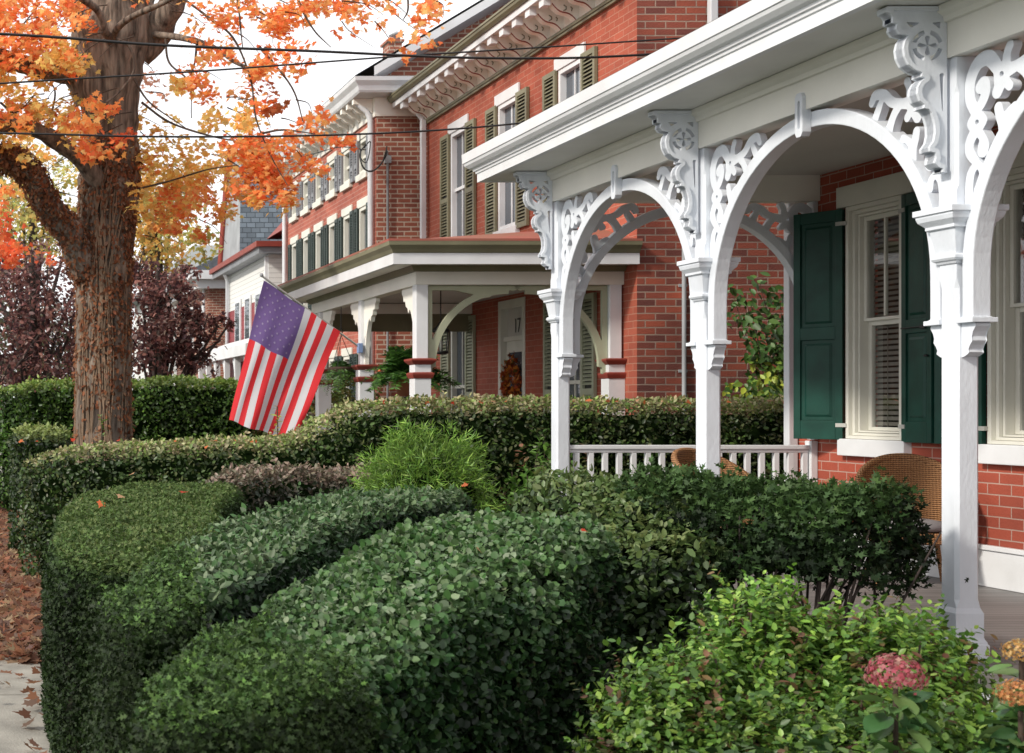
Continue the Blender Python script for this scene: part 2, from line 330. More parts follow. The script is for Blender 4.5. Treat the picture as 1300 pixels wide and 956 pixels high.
# ------------------------------------------------------------------ sdf fretwork panels
def sdf_stroke(A, B, pts, sub=6):
    q = catmull(pts, sub) if len(pts) > 2 else np.array(pts, float); D = np.full(A.shape, 9.)
    for i in range(len(q)-1):
        ax, ay, ar = q[i]; bx, by, br = q[i+1]; dx, dy = bx-ax, by-ay; t = np.clip(((A-ax)*dx+(B-ay)*dy)/(dx*dx+dy*dy+1e-12), 0, 1)
        D = np.minimum(D, np.hypot(A-ax-t*dx, B-ay-t*dy)-(ar+t*(br-ar)))
    return D
def sdf_poly(A, B, poly):
    d = np.full(A.shape, 9.); s = np.ones(A.shape); n = len(poly)
    for i in range(n):
        (ax, ay), (bx, by) = poly[i], poly[(i+1) % n]; ex, ey = bx-ax, by-ay; wx, wy = A-ax, B-ay
        t = np.clip((wx*ex+wy*ey)/(ex*ex+ey*ey+1e-12), 0, 1); d = np.minimum(d, np.hypot(wx-ex*t, wy-ey*t))
        c = ((ay <= B) & (by > B) & (ex*wy-ey*wx > 0)) | ((ay > B) & (by <= B) & (ex*wy-ey*wx < 0)); s[c] *= -1
    return s*d
def panel(mb, fld, x0, x1, y0, y1, step, t0, t1, fn, mi=0):
    xs = np.arange(x0, x1+step, step); ys = np.arange(y0, y1+step, step); A, B = np.meshgrid(xs, ys, indexing='ij'); G = fld(A, B)
    G[0, :] = G[-1, :] = 1; G[:, 0] = G[:, -1] = 1; G = np.where(np.abs(G) < 1e-6, 1e-6, G); inside = G < 0
    vid = {}; V = []
    def vert(key, x, y):
        if key not in vid: vid[key] = len(V); V.append((x, y))
        return vid[key]
    def gp(i, j): return vert(('g', i, j), xs[i], ys[j])
    def ep(i, j, k, l):
        if (i, j) > (k, l): i, j, k, l = k, l, i, j
        t = G[i, j]/(G[i, j]-G[k, l]); return vert(('e', i, j, k, l), xs[i]+(xs[k]-xs[i])*t, ys[j]+(ys[l]-ys[j])*t)
    faces = []; segs = []
    for i in range(len(xs)-1):
        run = None
        for j in range(len(ys)-1):
            cs = [(i, j), (i+1, j), (i+1, j+1), (i, j+1)]; ins = [inside[c] for c in cs]; k = sum(ins)
            if k == 4:
                if run is None: run = j
                continue
            if run is not None: faces.append((gp(i, run), gp(i+1, run), gp(i+1, j), gp(i, j))); run = None
            if k == 0: continue
            poly = []; ent = []
            for q in range(4):
                a, b = cs[q], cs[(q+1) % 4]
                if ins[q]: poly.append(gp(*a))
                if ins[q] != ins[(q+1) % 4]: e = ep(*a, *b); poly.append(e); ent.append((len(poly)-1, ins[q]))
            faces.append(tuple(poly)); n = len(poly)
            for pi, isin in ent:
                if isin: segs.append((poly[pi], poly[(pi+1) % n]))
        if run is not None: faces.append((gp(i, run), gp(i+1, run), gp(i+1, len(ys)-1), gp(i, len(ys)-1)))
    n = len(V)
    mb.add([fn(a, b, t0) for a, b in V]+[fn(a, b, t1) for a, b in V], faces+[tuple(n+q for q in reversed(f)) for f in faces]+[(a, n+a, n+b, b) for a, b in segs], mi)
def wall(mb, plane, pos, h0, h1, z0, z1, holes, depth=.12, mi=0):
    """facade sheet with openings; plane 'X': faces -X at x=pos, h along Y; plane 'Y': faces -Y"""
    hs = sorted({h0, h1, *[q for o in holes for q in o[:2]]}); zs = sorted({z0, z1, *[q for o in holes for q in o[2:4]]})
    f = (lambda h, z, d: (pos+d, h, z)) if plane == 'X' else (lambda h, z, d: (h, pos+d, z))
    for a, b in zip(hs, hs[1:]):
        for c, d in zip(zs, zs[1:]):
            if any(o[0] <= a and b <= o[1] and o[2] <= c and d <= o[3] for o in holes): continue
            mb.quad(f(a, c, 0), f(b, c, 0), f(b, d, 0), f(a, d, 0), mi)
    for a, b, c, d in [o[:4] for o in holes]:
        for p, q in (((a, c), (a, d)), ((a, d), (b, d)), ((b, d), (b, c)), ((b, c), (a, c))): mb.quad(f(*p, 0), f(*q, 0), f(*q, depth), f(*p, depth), mi)
def sweep(mb, prof, path, mi=0, closed=True):
    """prof: (out, z) pairs; path: xy points, 'out' is to the left-hand normal given per corner by miter"""
    n = len(path); vs = []; m = len(prof)
    for i in range(n):
        p = Vector(path[i]); d0 = (Vector(path[i])-Vector(path[i-1])).normalized() if i else None; d1 = (Vector(path[i+1])-p).normalized() if i < n-1 else None
        n0 = Vector((-d0.y, d0.x)) if d0 else None; n1 = Vector((-d1.y, d1.x)) if d1 else None
        nn = (n0+n1)/(1+n0.dot(n1)) if (n0 and n1) else (n0 or n1)
        vs += [(p.x+nn.x*o, p.y+nn.y*o, z) for o, z in prof]
    fs = [(i*m+k, i*m+(k+1) % m, (i+1)*m+(k+1) % m, (i+1)*m+k) for i in range(n-1) for k in range(m if closed else m-1)]
    fs += [tuple(range(m)), tuple((n-1)*m+k for k in range(m-1, -1, -1))]
    mb.add(vs, fs, mi)

# ================================================================== SETTING
def ground_mat():
    m, t, b = nt('garden_soil'); N = t.nodes; L = t.links
    g = N.new('ShaderNodeNewGeometry'); n = N.new('ShaderNodeTexNoise'); n.inputs['Scale'].default_value = 1.2; n.inputs['Detail'].default_value = 10; L.new(g.outputs['Position'], n.inputs['Vector'])
    r = N.new('ShaderNodeValToRGB'); e = r.color_ramp.elements; e[0].position = .4; e[0].color = (.035, .03, .018, 1); e[1].position = .6; e[1].color = (.05, .07, .025, 1)
    L.new(n.outputs['Fac'], r.inputs[0]); L.new(r.outputs[0], b.inputs['Base Color']); b.inputs['Roughness'].default_value = .95; return m
mb = MB(); mb.quad((-400, -60, 0), (400, -60, 0), (400, 700, 0), (-400, 700, 0)); tag(mb.build('ground', ground_mat()), kind='structure')
CONC = mat('concrete_slab', (.33, .31, .27), .85, .25, 4, .4, 90)
mb = MB()
for i in range(-4, 60):
    y = i*1.5; mb.box(-1.25, .30, y+.008, y+1.492, -.1, .03)
tag(mb.build('sidewalk', CONC), kind='structure')
mb = MB(); mb.box(-2.35, -2.2, -8, 120, -.1, .14); tag(mb.build('kerb', mat('kerb_stone', (.35, .34, .32), .85, .2, 4, .3, 60)), kind='structure')
mb = MB(); mb.quad((-11, -40, .006), (-2.36, -40, .006), (-2.36, 300, .006), (-11, 300, .006)); tag(mb.build('road', mat('asphalt', (.10, .10, .10), .9, .25, 2, .4, 120)), kind='structure')
# fallen leaves
n = 9000; px = rng.normal(.22, .22, n); py = rng.uniform(8.4, 26, n); k = (px > -.5) & (px < .75); px, py = px[k], py[k]
n2 = 500; px = np.r_[px, rng.uniform(-1.2, .5, n2)]; py = np.r_[py, rng.uniform(5, 20, n2)]; n = len(px)
tag(leafmesh('fallen_leaves', np.stack([px, py, .035+rng.random(n)*.05], 1), np.tile([0, 0, 1.], (n, 1)), .085, T_MAPLE, pal(n, [(.26, .13, .08), (.36, .17, .10), (.20, .12, .09), (.30, .10, .06), (.42, .30, .18)], [4, 2.5, 4, .6, 2]), LEAFT, None, .45), 'drift of brown and red fallen maple leaves along the sidewalk edge', 'fallen leaves', kind='stuff')

# ================================================================== NEAR HOUSE
FZ = .417; BZ = 3.33; WX = 6.79; PX = 4.69
PY = [11.05, 8.77, 6.49, 4.21, 1.93]
house = empty('brick_house', (WX, 6, 0), 'nearest red brick house with white arched gingerbread porch and dark green shutters', 'house')
WIN = [(9.89, 10.67), (8.38, 9.16)]; ZS, ZT = 1.39, 3.22
holes = [(a+.06, b-.06, ZS, ZT) for a, b in WIN]
mb = MB(); wall(mb, 'X', WX, 1.0, 11.32, 0, 6.6, holes, .16)
mb.quad((WX, 11.32, 0), (13, 11.32, 0), (13, 11.32, 6.6), (WX, 11.32, 6.6)); mb.quad((WX, 1, 0), (13, 1, 0), (13, 1, 6.6), (WX, 1, 6.6))
mb.build('wall', B_NEAR, house)
mb = MB()
mb.add([(6.3, .6, 6.5), (6.3, 11.6, 6.5), (13.3, 11.6, 6.5), (13.3, .6, 6.5), (9.8, .6, 8.4), (9.8, 11.6, 8.4)], [(0, 1, 5, 4), (2, 3, 4, 5), (0, 4, 3), (1, 2, 5), (0, 3, 2, 1)]); mb.build('roof', SLATE, house)
mb = MB(); mb.box(WX-.03, WX-.002, 1, 11.0, FZ+.002, FZ+.25); mb.box(WX-.045, WX-.002, 1, 11.0, FZ+.252, FZ+.285); mb.build('baseboard', WHITE, house, bevel=.004)
mb = MB(); mb.box(4.52, WX-.004, 1, 11.16, FZ-.05, FZ); mb.build('porch_floor', FLOORM, house)
mb = MB(); mb.box(4.58, 4.62, 1, 11.1, .02, FZ-.052); mb.box(4.62, WX-.01, 11.06, 11.1, .02, FZ-.052); mb.build('porch_skirt', WHITE2, house)
# beam + mouldings + ceiling
mb = MB(); mb.box(PX-.075, PX+.075, 1, 11.125, BZ, 3.58); mb.box(PX+.077, WX-.003, 10.975, 11.125, BZ, 3.58)
mb.box(PX-.085, PX-.077, 1, 11.135, BZ+.175, BZ+.19)
sweep(mb, [(.077, 3.50), (.092, 3.505), (.098, 3.53), (.125, 3.55), (.13, 3.579), (.077, 3.579)], [(PX, 1), (PX, 11.05), (WX-.003, 11.05)])
mb.build('porch_beam', CREAM, house)
mb = MB(); mb.box(PX+.077, WX-.003, 1, 10.973, 3.54, 3.575); mb.build('porch_ceiling', CEIL, house)
mb = MB(); sweep(mb, [(-.1, 3.582), (.50, 3.582), (.50, 3.60), (-.1, 3.60)], [(PX, 1), (PX, 11.05), (WX-.003, 11.05)]); mb.build('soffit', mat('soffit_paint', (.74, .73, .70), .5, .05), house)
mb = MB(); sweep(mb, [(.46, 3.575), (.505, 3.575), (.505, 3.645), (.515, 3.65), (.518, 3.668), (.53, 3.672), (.535, 3.69), (.56, 3.70), (.585, 3.725), (.592, 3.745), (.60, 3.75), (.605, 3.83), (.46, 3.83)], [(PX, 1), (PX, 11.05), (WX-.003, 11.05)]); mb.build('eave_cornice', WHITE, house)
mb = MB(); mb.add([(4.09, 1, 3.835), (4.09, 11.64, 3.835), (WX-.003, 11.64, 3.835), (WX-.003, 11.0, 4.3), (WX-.003, 1, 4.3)], [(0, 1, 3, 4), (1, 2, 3), ]); mb.build('porch_roof', mat('porch_roof_metal', (.3, .3, .3), .6), house)
# posts (local: origin at floor centre)
def post_mesh():
    w = .058; ch = .016; mb = MB()
    def octo(w, c): return [(w, -w+c), (w, w-c), (w-c, w), (-w+c, w), (-w, w-c), (-w, -w+c), (-w+c, -w), (w-c, -w)]
    def rings(lst):
        vs = []
        for ww, c, z in lst: vs += [(x, y, z) for x, y in octo(ww, c)]
        n = len(lst); mb.add(vs, [(i*8+k, i*8+(k+1) % 8, (i+1)*8+(k+1) % 8, (i+1)*8+k) for i in range(n-1) for k in range(8)]+[tuple(range(7, -1, -1)), tuple((n-1)*8+k for k in range(8))])
    rings([(.068, .001, .10), (.068, .001, .235), (w, .001, .26), (w, ch, .30), (w, ch, 1.80), (w, .001, 1.85), (w, .001, 1.93)])
    rings([(w+.004, .001, 1.93), (.088, .001, 2.09)])
    rings([(w, .001, 2.192), (w, .001, 2.27), (w, ch*.8, 2.30), (w, ch*.8, 2.74), (w, .001, 2.78), (w, .001, BZ-FZ-.002)])
    return mb
def sqp(mb, prof): mb.lathe(prof, (0, 0, 0), square=True)
p0 = post_mesh().build('porch_post', WHITE2, house, world=False, bevel=.003)
mb = MB(); sqp(mb, [(.084, .0), (.084, .085), (.078, .09), (.078, .098), (.072, .108), (.0685, .118), (.068, .13)]); mb.build('base', WHITE2, p0, world=False, bevel=.002)
mb = MB(); sqp(mb, [(.092, 2.085), (.10, 2.09), (.10, 2.105), (.106, 2.112), (.122, 2.13), (.128, 2.15), (.128, 2.158), (.137, 2.162), (.137, 2.19), (.06, 2.192)]); mb.build('capital', WHITE2, p0, world=False, bevel=.002)
mb = MB(); sqp(mb, [(.06, 1.915), (.066, 1.92), (.07, 1.93), (.078, 1.935), (.084, 1.945), (.084, 1.957), (.078, 1.965), (.062, 1.967)]); mb.build('necking', WHITE2, p0, world=False, bevel=.002)
posts = []
# console: local x = outwards from post face, z down from soffit
outl = [(0, 0), (.30, 0), (.30, .028), (.285, .034), (.272, .05), (.272, .078), (.25, .085), (.255, .11), (.238, .132), (.195, .14), (.212, .165), (.22, .20), (.214, .24), (.195, .28), (.165, .305), (.13, .318), (.132, .338), (.112, .345), (.135, .362), (.15, .39), (.152, .42), (.14, .455), (.118, .475), (.122, .49), (.098, .495), (.085, .512), (.075, .54), (.068, .57), (.066, .61), (.074, .65), (.095, .68), (.092, .70), (.066, .705), (.062, .73), (.07, .755), (.05, .775), (.03, .78), (.03, .80), (0, .80)]
# add a lobe to the middle
outl2 = outl
def cons(A, B):
    d = sdf_poly(A, B, outl2); c = (.095, .185)
    r = np.hypot(A-c[0], B-c[1]); an = np.arctan2(B-c[1], A-c[0])
    slot = np.maximum(np.abs(r-.062)-.008, -(np.abs(((an+math.pi/4) % (math.pi/2))-math.pi/4)-.24)*.06+0)
    an2 = (an % (math.pi/2)); slot = np.maximum(np.abs(r-.064)-.011, np.abs(an2-math.pi/4)*.064-.036)
    cr = np.minimum(sdf_stroke(A, B, [(c[0]-.036, c[1], .012), (c[0]-.004, c[1], .003)]), sdf_stroke(A, B, [(c[0]+.036, c[1], .012), (c[0]+.004, c[1], .003)]))
    cr = np.minimum(cr, np.minimum(sdf_stroke(A, B, [(c[0], c[1]-.036, .012), (c[0], c[1]-.004, .003)]), sdf_stroke(A, B, [(c[0], c[1]+.036, .012), (c[0], c[1]+.004, .003)])))
    t1 = sdf_poly(A, B, [(.03, .07), (.075, .075), (.035, .105)]); t2 = sdf_poly(A, B, [(.20, .07), (.13, .075), (.175, .10)])
    t3 = sdf_stroke(A, B, [(.025, .33, .012), (.022, .50, .002)])
    return np.maximum(d, -np.minimum(np.minimum(slot, cr), np.minimum(np.minimum(t1, t2), t3)))
def rimf(A, B):
    d = sdf_poly(A, B, outl2); return np.maximum(np.maximum(d, -d-.020), .02-A)
mb = MB(); fn = lambda a, b, t: (-a, t, -b)
panel(mb, cons, -.01, .32, -.01, .82, .004, -.022, .022, fn)
CN = mb.build('console_bracket', WHITE2, house, world=False)
mb = MB(); panel(mb, rimf, -.01, .32, -.01, .82, .004, -.038, .038, fn); mb.build('scroll_edge', WHITE2, CN, world=False)
# arch, local: x along the span, y thickness, z up from beam underside
HS = 1.08
def arch_parts(hs, parent, loc, rz, keystone=True):
    mb = MB(); ai, bi, ao, bo, c = hs-.085, .93, hs-.015, 1.0, -1.03; m = 40; vs = []
    pts = [(-ai, -1.26, -ao, -1.26)]
    for i in range(m+1):
        t = math.pi*(1-i/m); pts.append((ai*math.cos(t), c+bi*math.sin(t), ao*math.cos(t), min(c+bo*math.sin(t)+.02*math.sin(t)**6, -.004)))
    pts.append((ai, -1.26, ao, -1.26))
    for T in (.045,):
        for xi, zi, xo, zo in pts: vs += [(xi, -T, zi), (xo, -T, zo), (xo, T, zo), (xi, T, zi)]
    n = len(pts); fs = [(i*4+k, i*4+(k+1) % 4, (i+1)*4+(k+1) % 4, (i+1)*4+k) for i in range(n-1) for k in range(4)]+[(0, 1, 2, 3), tuple((n-1)*4+k for k in (3, 2, 1, 0))]
    mb.add(vs, fs); A = mb.build('arch', WHITE2, parent, world=False, bevel=.006); A.location = loc; A.rotation_euler = (0, 0, rz); ORG[A.name] = ORG[parent.name]+Vector(loc)
    S = [[(.21, .11, .028), (.155, .05, .032), (.085, .06, .03), (.038, .13, .028), (.036, .215, .027), (.07, .285, .024)],
         [(.07, .285, .02), (.112, .25, .022), (.135, .205, .024), (.125, .165, .03), (.102, .175, .026)],
         [(.035, .335, .014), (.08, .335, .047), (.128, .335, .014)],
         [(.08, .36, .026), (.035, .42, .024), (.034, .47, .024), (.08, .53, .016)], [(.085, .375, .018), (.118, .42, .018), (.122, .455, .03), (.118, .475, .03)],
         [(.08, .53, .014), (.04, .575, .02), (.028, .66, .021), (.034, .76, .024)], [(.08, .53, .014), (.11, .56, .016), (.118, .60, .016)],
         [(.235, .145, .046), (.225, .19, .03), (.208, .222, .026)], [(.235, .145, .035), (.262, .185, .02), (.283, .21, .018)],
         [(.235, .145, .03), (.262, .10, .022), (.268, .06, .018), (.285, .025, .018)],
         [(.235, .14, .035), (.32, .13, .022), (.40, .105, .022), (.46, .055, .024), (.53, .04, .022), (.56, .075, .017)],
         [(.34, .13, .022), (.385, .175, .02), (.42, .24, .024), (.44, .30, .03)], [(.47, .06, .01), (.50, .11, .018), (.53, .16, .02)],
         [(.215, .295, .02), (.225, .335, .022), (.245, .38, .026), (.25, .45, .028)], [(.245, .36, .018), (.285, .325, .014), (.315, .31, .015)]]
    Hh = [(.235, .145, .013), (.08, .335, .012)]
    def fld(Ax, B):
        D = np.full(Ax.shape, 9.)
        for s in S: D = np.minimum(D, sdf_stroke(Ax, B, s, 4)-.005)
        for x, y, r in Hh: D = np.maximum(D, r-np.hypot(Ax-x, B-y))
        D = np.maximum(D, -Ax+.001); D = np.maximum(D, .003-B)
        e = np.sqrt(((Ax-hs)/(ao-.02))**2+((B-1.03)/(bo-.02))**2)-1; D = np.maximum(D, -e)
        return D
    for sg in (-1, 1):
        mb = MB(); panel(mb, fld, -.01, .62, -.01, .80, .0055, -.02, .02, lambda a, b, t: (sg*(hs-a), t, -b)); mb.build('fretwork', WHITE2, A, world=False)
        mb = MB(); x = sg*(hs-.052)
        mb.box(x-.055, x+.055, -.062, .062, -1.285, -1.262)
        pr = [(0, -1.287), (.085, -1.287), (.088, -1.30), (.07, -1.325), (.062, -1.35), (.066, -1.37), (.05, -1.39), (.04, -1.41), (.045, -1.425), (.02, -1.44), (0, -1.445)]
        mb.prism(pr, -.035, .035, lambda a, b, t: (sg*(hs-.002-a), t, b)); mb.build('pendant_bracket', WHITE2, A, world=False, bevel=.003)
    if keystone:
        mb = MB()
        def kf(Ax, B): return np.maximum(sdf_poly(Ax, B, [(-.02, -.125), (.02, -.125), (.036, -.10), (.036, .10), (.02, .125), (-.02, .125), (-.036, .10), (-.036, -.10)]), -sdf_stroke(Ax, B, [(0, -.07, .011), (0, .07, .011)]))
        panel(mb, kf, -.045, .045, -.135, .135, .004, .046, .095, lambda a, b, t: (a, t, b-.025)); mb.box(-.03, .03, .046, .075, -.13, .075)
        mb.build('keystone', WHITE2, A, world=False)
    return A
hy = ORG[house.name]
A1 = arch_parts(HS, house, Vector((PX, (PY[0]+PY[1])/2, BZ))-hy, R(90))
for i in (1, 2, 3): copy_tree(A1, house, Vector((PX, (PY[i]+PY[i+1])/2, BZ))-hy, (0, 0, R(90)))
arch_parts((WX-PX-.06)/2, house, Vector(((PX+.058+WX)/2, PY[0], BZ))-hy, 0, False)
p0.location = Vector((PX, PY[0], FZ))-hy; CN.location = Vector((PX-.077, PY[0], 3.575))-hy
for y in PY[1:4]:
    copy_tree(p0, house, Vector((PX, y, FZ))-hy); copy_tree(CN, house, Vector((PX-.077, y, 3.575))-hy)
# railing
mb = MB(); yr = PY[0]; mb.box(PX+.06, WX-.06, yr-.035, yr+.035, 1.29, 1.325); mb.box(PX+.06, WX-.06, yr-.022, yr+.022, 1.262, 1.289); mb.box(PX+.06, WX-.06, yr-.025, yr+.025, .50, .55)
rail = mb.build('railing', WHITE, house, bevel=.006)
nb = 17; bm0 = None
for i in range(nb):
    x = PX+.13+i*(WX-PX-.22)/(nb-1); mb = MB(); mb.box(x-.019, x+.019, yr-.019, yr+.019, .551, 1.2615)
    if bm0 is None: bm0 = mb.build('baluster', WHITE, rail)
    else: copy_tree(bm0, rail, (x-(PX+.13), 0, 0))
mb = MB(); mb.box(WX-.058, WX-.003, yr-.045, yr+.045, FZ, 1.36); mb.build('rail_post', WHITE, house, bevel=.005)
mb = MB(); mb.box(WX-.04, WX-.003, yr-.05, yr+.05, 1.37, BZ); mb.build('wall_pilaster', WHITE, house, bevel=.005)
mb = MB(); mb.box(WX-.09, WX-.01, 11.26, 11.34, .1, 3.55); mb.build('downspout', WHITEM, house, bevel=.008)
# windows near house
def blind_mat():
    return mat('blind_slat_old', (.45, .42, .38), .6, .1)
BL = mat('blind_slat', (.26, .24, .21), .6, .1); ROOM = mat('dark_room', (.06, .05, .045), .9)
for wi, (a, b) in enumerate(WIN):
    mb = MB(); mb.box(WX-.035, WX-.003, a-.05, b+.05, ZT+.002, ZT+.17); mb.build('lintel', TRIMW, house, bevel=.004)
    mb = MB(); mb.box(WX-.06, WX+.10, a-.0, b+.0, ZS-.135, ZS-.002); mb.build('sill', WHITE, house, bevel=.006)
    a, b = a+.06, b-.06; fr = MB()
    def ring(m_, a, b, z0, z1, w, x0, x1):
        m_.box(x0, x1, a, a+w, z0, z1); m_.box(x0, x1, b-w, b, z0, z1); m_.box(x0, x1, a+w+.0005, b-w-.0005, z1-w, z1); m_.box(x0, x1, a+w+.0005, b-w-.0005, z0, z0+w*.7)
    ring(fr, a+.001, b-.001, ZS, ZT, .035, WX-.03, WX+.15); ring(fr, a+.037, b-.037, ZS+.026, ZT-.036, .03, WX+.0, WX+.15); ring(fr, a+.069, b-.069, ZS+.05, ZT-.068, .02, WX+.025, WX+.15)
    fo = fr.build('window_frame', TRIMW, house, bevel=.004)
    a, b, zb, zt = a+.09, b-.09, ZS+.066, ZT-.09; zm = 2.31
    up = MB(); ring(up, a, b, zm, zt, .035, WX+.055, WX+.09); up.box(WX+.06, WX+.085, (a+b)/2-.009, (a+b)/2+.009, zm+.03, zt-.035); so = up.build('sash', TRIMW, fo, bevel=.003)
    lo = MB(); ring(lo, a, b, zb, zm+.005, .04, WX+.092, WX+.125); so2 = lo.build('sash', TRIMW, fo, bevel=.003)
    g = MB()
    for xg, g0, g1 in ((WX+.072, zm+.02, zt-.03), (WX+.108, zb+.02, zm-.02)): g.quad((xg, a+.03, g0), (xg, a+.03, g1), (xg, b-.03, g1), (xg, b-.03, g0))
    g = g; g.build('pane', CGLASS, fo)
    bl = MB(); z = zb+.04
    while z < zt-.03: bl.add([(WX+.130, a+.01, z), (WX+.130, b-.01, z), (WX+.145, b-.01, z+.028), (WX+.145, a+.01, z+.028)], [(0, 1, 2, 3)]); z += .042
    bl.box(WX+.126, WX+.129, (a+b)/2+.06, (a+b)/2+.066, zb, zt); bl.build('blind', BL, fo)
    bk = MB(); bk.box(WX+.30, WX+.31, a-.2, b+.2, zb-.2, zt+.2); bk.build('dark_backing', ROOM, fo)  # dark backing panel stands in for the unlit room
# shutters (local: hinge at origin, panel along +x, face towards -y)
def shutter_panel():
    W_, Hh = .385, 1.83; mb = MB(); T = .02
    st = .055
    mb.box(0, st, -T, T, 0, Hh); mb.box(W_-st, W_, -T, T, 0, Hh)
    for z0, z1 in ((0, .15), (.80, .90), (Hh-.09, Hh)): mb.box(st+.0005, W_-st-.0005, -T, T, z0, z1)
    for z0, z1 in ((.15, .80), (.90, Hh-.09)):
        mb.box(st+.001, W_-st-.001, -.006, .006, z0, z1)
        x0, x1 = st+.03, W_-st-.03; a0, a1 = z0+.03, z1-.03
        for sg in (-1, 1):
            y0, y1 = sg*.0065, sg*.017; b_ = .018
            vs = [(x0, y0, a0), (x1, y0, a0), (x1, y0, a1), (x0, y0, a1), (x0+b_, y1, a0+b_), (x1-b_, y1, a0+b_), (x1-b_, y1, a1-b_), (x0+b_, y1, a1-b_)]
            fs = [(4, 5, 6, 7), (0, 1, 5, 4), (1, 2, 6, 5), (2, 3, 7, 6), (3, 0, 4, 7)]; mb.add(vs, fs if sg < 0 else [tuple(reversed(f)) for f in fs])
    return mb
sh0 = shutter_panel().build('shutter', GREEN, house, world=False, bevel=.003)
mb = MB(); mb.tube([(.02, -.03, .84), (.30, -.03, .84)], .006, 6); mb.box(.27, .33, -.035, -.021, .825, .855); mb.lathe([(.0, 0), (.016, .002), (.018, .012), (0, .02)], (.345, -.03, .62)); mb.build('latch', BLACK, sh0, world=False)
for z in (.1, 1.7):
    mb = MB(); mb.box(-.03, .05, -.026, .026, z, z+.03); mb.build('hinge', mat('hinge_paint', (.45, .45, .42), .5), sh0, world=False)
sh0.location = Vector((WX-.03, 10.63, ZS-.01))-hy; sh0.rotation_euler = (0, 0, R(119))
copy_tree(sh0, house, Vector((WX-.035, 9.92, ZS-.01))-hy, (0, 0, R(-97)))
copy_tree(sh0, house, Vector((WX-.035, 9.12, ZS-.01))-hy, (0, 0, R(98)))
copy_tree(sh0, house, Vector((WX-.035, 8.4, ZS-.01))-hy, (0, 0, R(-97)))

# wicker chairs (local, faces -y)
WICK = None
def wickermat():
    m, t, b = nt('wicker'); N = t.nodes; L = t.links
    tc = N.new('ShaderNodeTexCoord'); wv = N.new('ShaderNodeTexWave'); wv.bands_direction = 'Z'; wv.inputs['Scale'].default_value = 22; wv.inputs['Distortion'].default_value = 1.5; wv.inputs['Detail'].default_value = 1
    L.new(tc.outputs['Object'], wv.inputs['Vector']); w2 = N.new('ShaderNodeTexWave'); w2.bands_direction = 'X'; w2.inputs['Scale'].default_value = 16; L.new(tc.outputs['Object'], w2.inputs['Vector'])
    mx = N.new('ShaderNodeMath'); mx.operation = 'MULTIPLY_ADD'; L.new(w2.outputs['Fac'], mx.inputs[0]); mx.inputs[1].default_value = .4; L.new(wv.outputs['Fac'], mx.inputs[2])
    r = N.new('ShaderNodeValToRGB'); e = r.color_ramp.elements; e[0].position = .15; e[0].color = (.13, .055, .022, 1); e[1].position = .9; e[1].color = (.46, .23, .10, 1)
    L.new(mx.outputs[0], r.inputs[0]); L.new(r.outputs[0], b.inputs['Base Color']); b.inputs['Roughness'].default_value = .55
    bp = N.new('ShaderNodeBump'); bp.inputs['Strength'].default_value = .8; bp.inputs['Distance'].default_value = .01; L.new(mx.outputs[0], bp.inputs['Height']); L.new(bp.outputs[0], b.inputs['Normal']); return m
WICK = wickermat(); CUSH = mat('grey_cushion', (.22, .21, .22), .9, .2)
def chair(label, loc, rz):
    root = empty('wicker_chair', loc, label, 'chair', 'wicker armchairs on the porch', rz)
    mb = MB(); n = 36; m = 10; vs = []
    def top(t):  # t -1..1 around
        return .60+.27*max(0, math.cos(t*math.pi/2*1.15))**.8
    for i in range(n+1):
        t = -1+2*i/n; a = math.pi/2+t*math.pi*.60
        for j in range(m+1):
            z = .30+(top(t)-.30)*j/m; r = .27+.06*j/m
            vs.append((r*1.05*math.cos(a), r*math.sin(a)+.02, z))
    mb.add(vs, [(i*(m+1)+j, (i+1)*(m+1)+j, (i+1)*(m+1)+j+1, i*(m+1)+j+1) for i in range(n) for j in range(m)], 0, True)
    o = mb.build('backrest', WICK, root, world=False); md = o.modifiers.new('s', 'SOLIDIFY'); md.thickness = .018
    rim = [vs[i*(m+1)+m] for i in range(n+1)]; mb = MB(); mb.tube(rim, .026, 8); mb.tube([rim[0], (rim[0][0]*.98, rim[0][1]-.03, .50), (rim[0][0]*.93, rim[0][1]+.01, .36)], .02, 8); mb.tube([rim[-1], (rim[-1][0]*.98, rim[-1][1]-.03, .50), (rim[-1][0]*.93, rim[-1][1]+.01, .36)], .02, 8)
    mb.build('arm_rim', WICK, root, world=False)
    mb = MB(); mb.lathe([(.26, .30), (.30, .31), (.30, .36), (.28, .37), (0.02, .37)], (0, 0, 0), 28); mb.tube([(.29*math.cos(a/20*6.283), .29*math.sin(a/20*6.283), .31) for a in range(21)], .016, 8)
    mb.build('seat', WICK, root, world=False)
    mb = MB(); mb.lathe([(.20, .374), (.245, .385), (.255, .41), (.24, .435), (.15, .45), (.01, .452)], (0, -.01, 0), 28); mb.build('cushion', CUSH, root, world=False)
    for sx in (-1, 1):
        for sy in (-1, 1):
            mb = MB(); mb.tube([(sx*.21, sy*.2, .32), (sx*.23, sy*.22, .2), (sx*.27, sy*.27, .0)], .018, 8); mb.build('leg', WICK, root, world=False)
    return root
c1_ = chair('brown wicker armchair under the near green shuttered window beside the front post', (6.34, 9.25, FZ), R(-25)); c1_.scale = (.86, .86, 1)
chair('brown wicker armchair half hidden behind the yew beside the white porch railing', (5.72, 10.45, FZ), R(25))

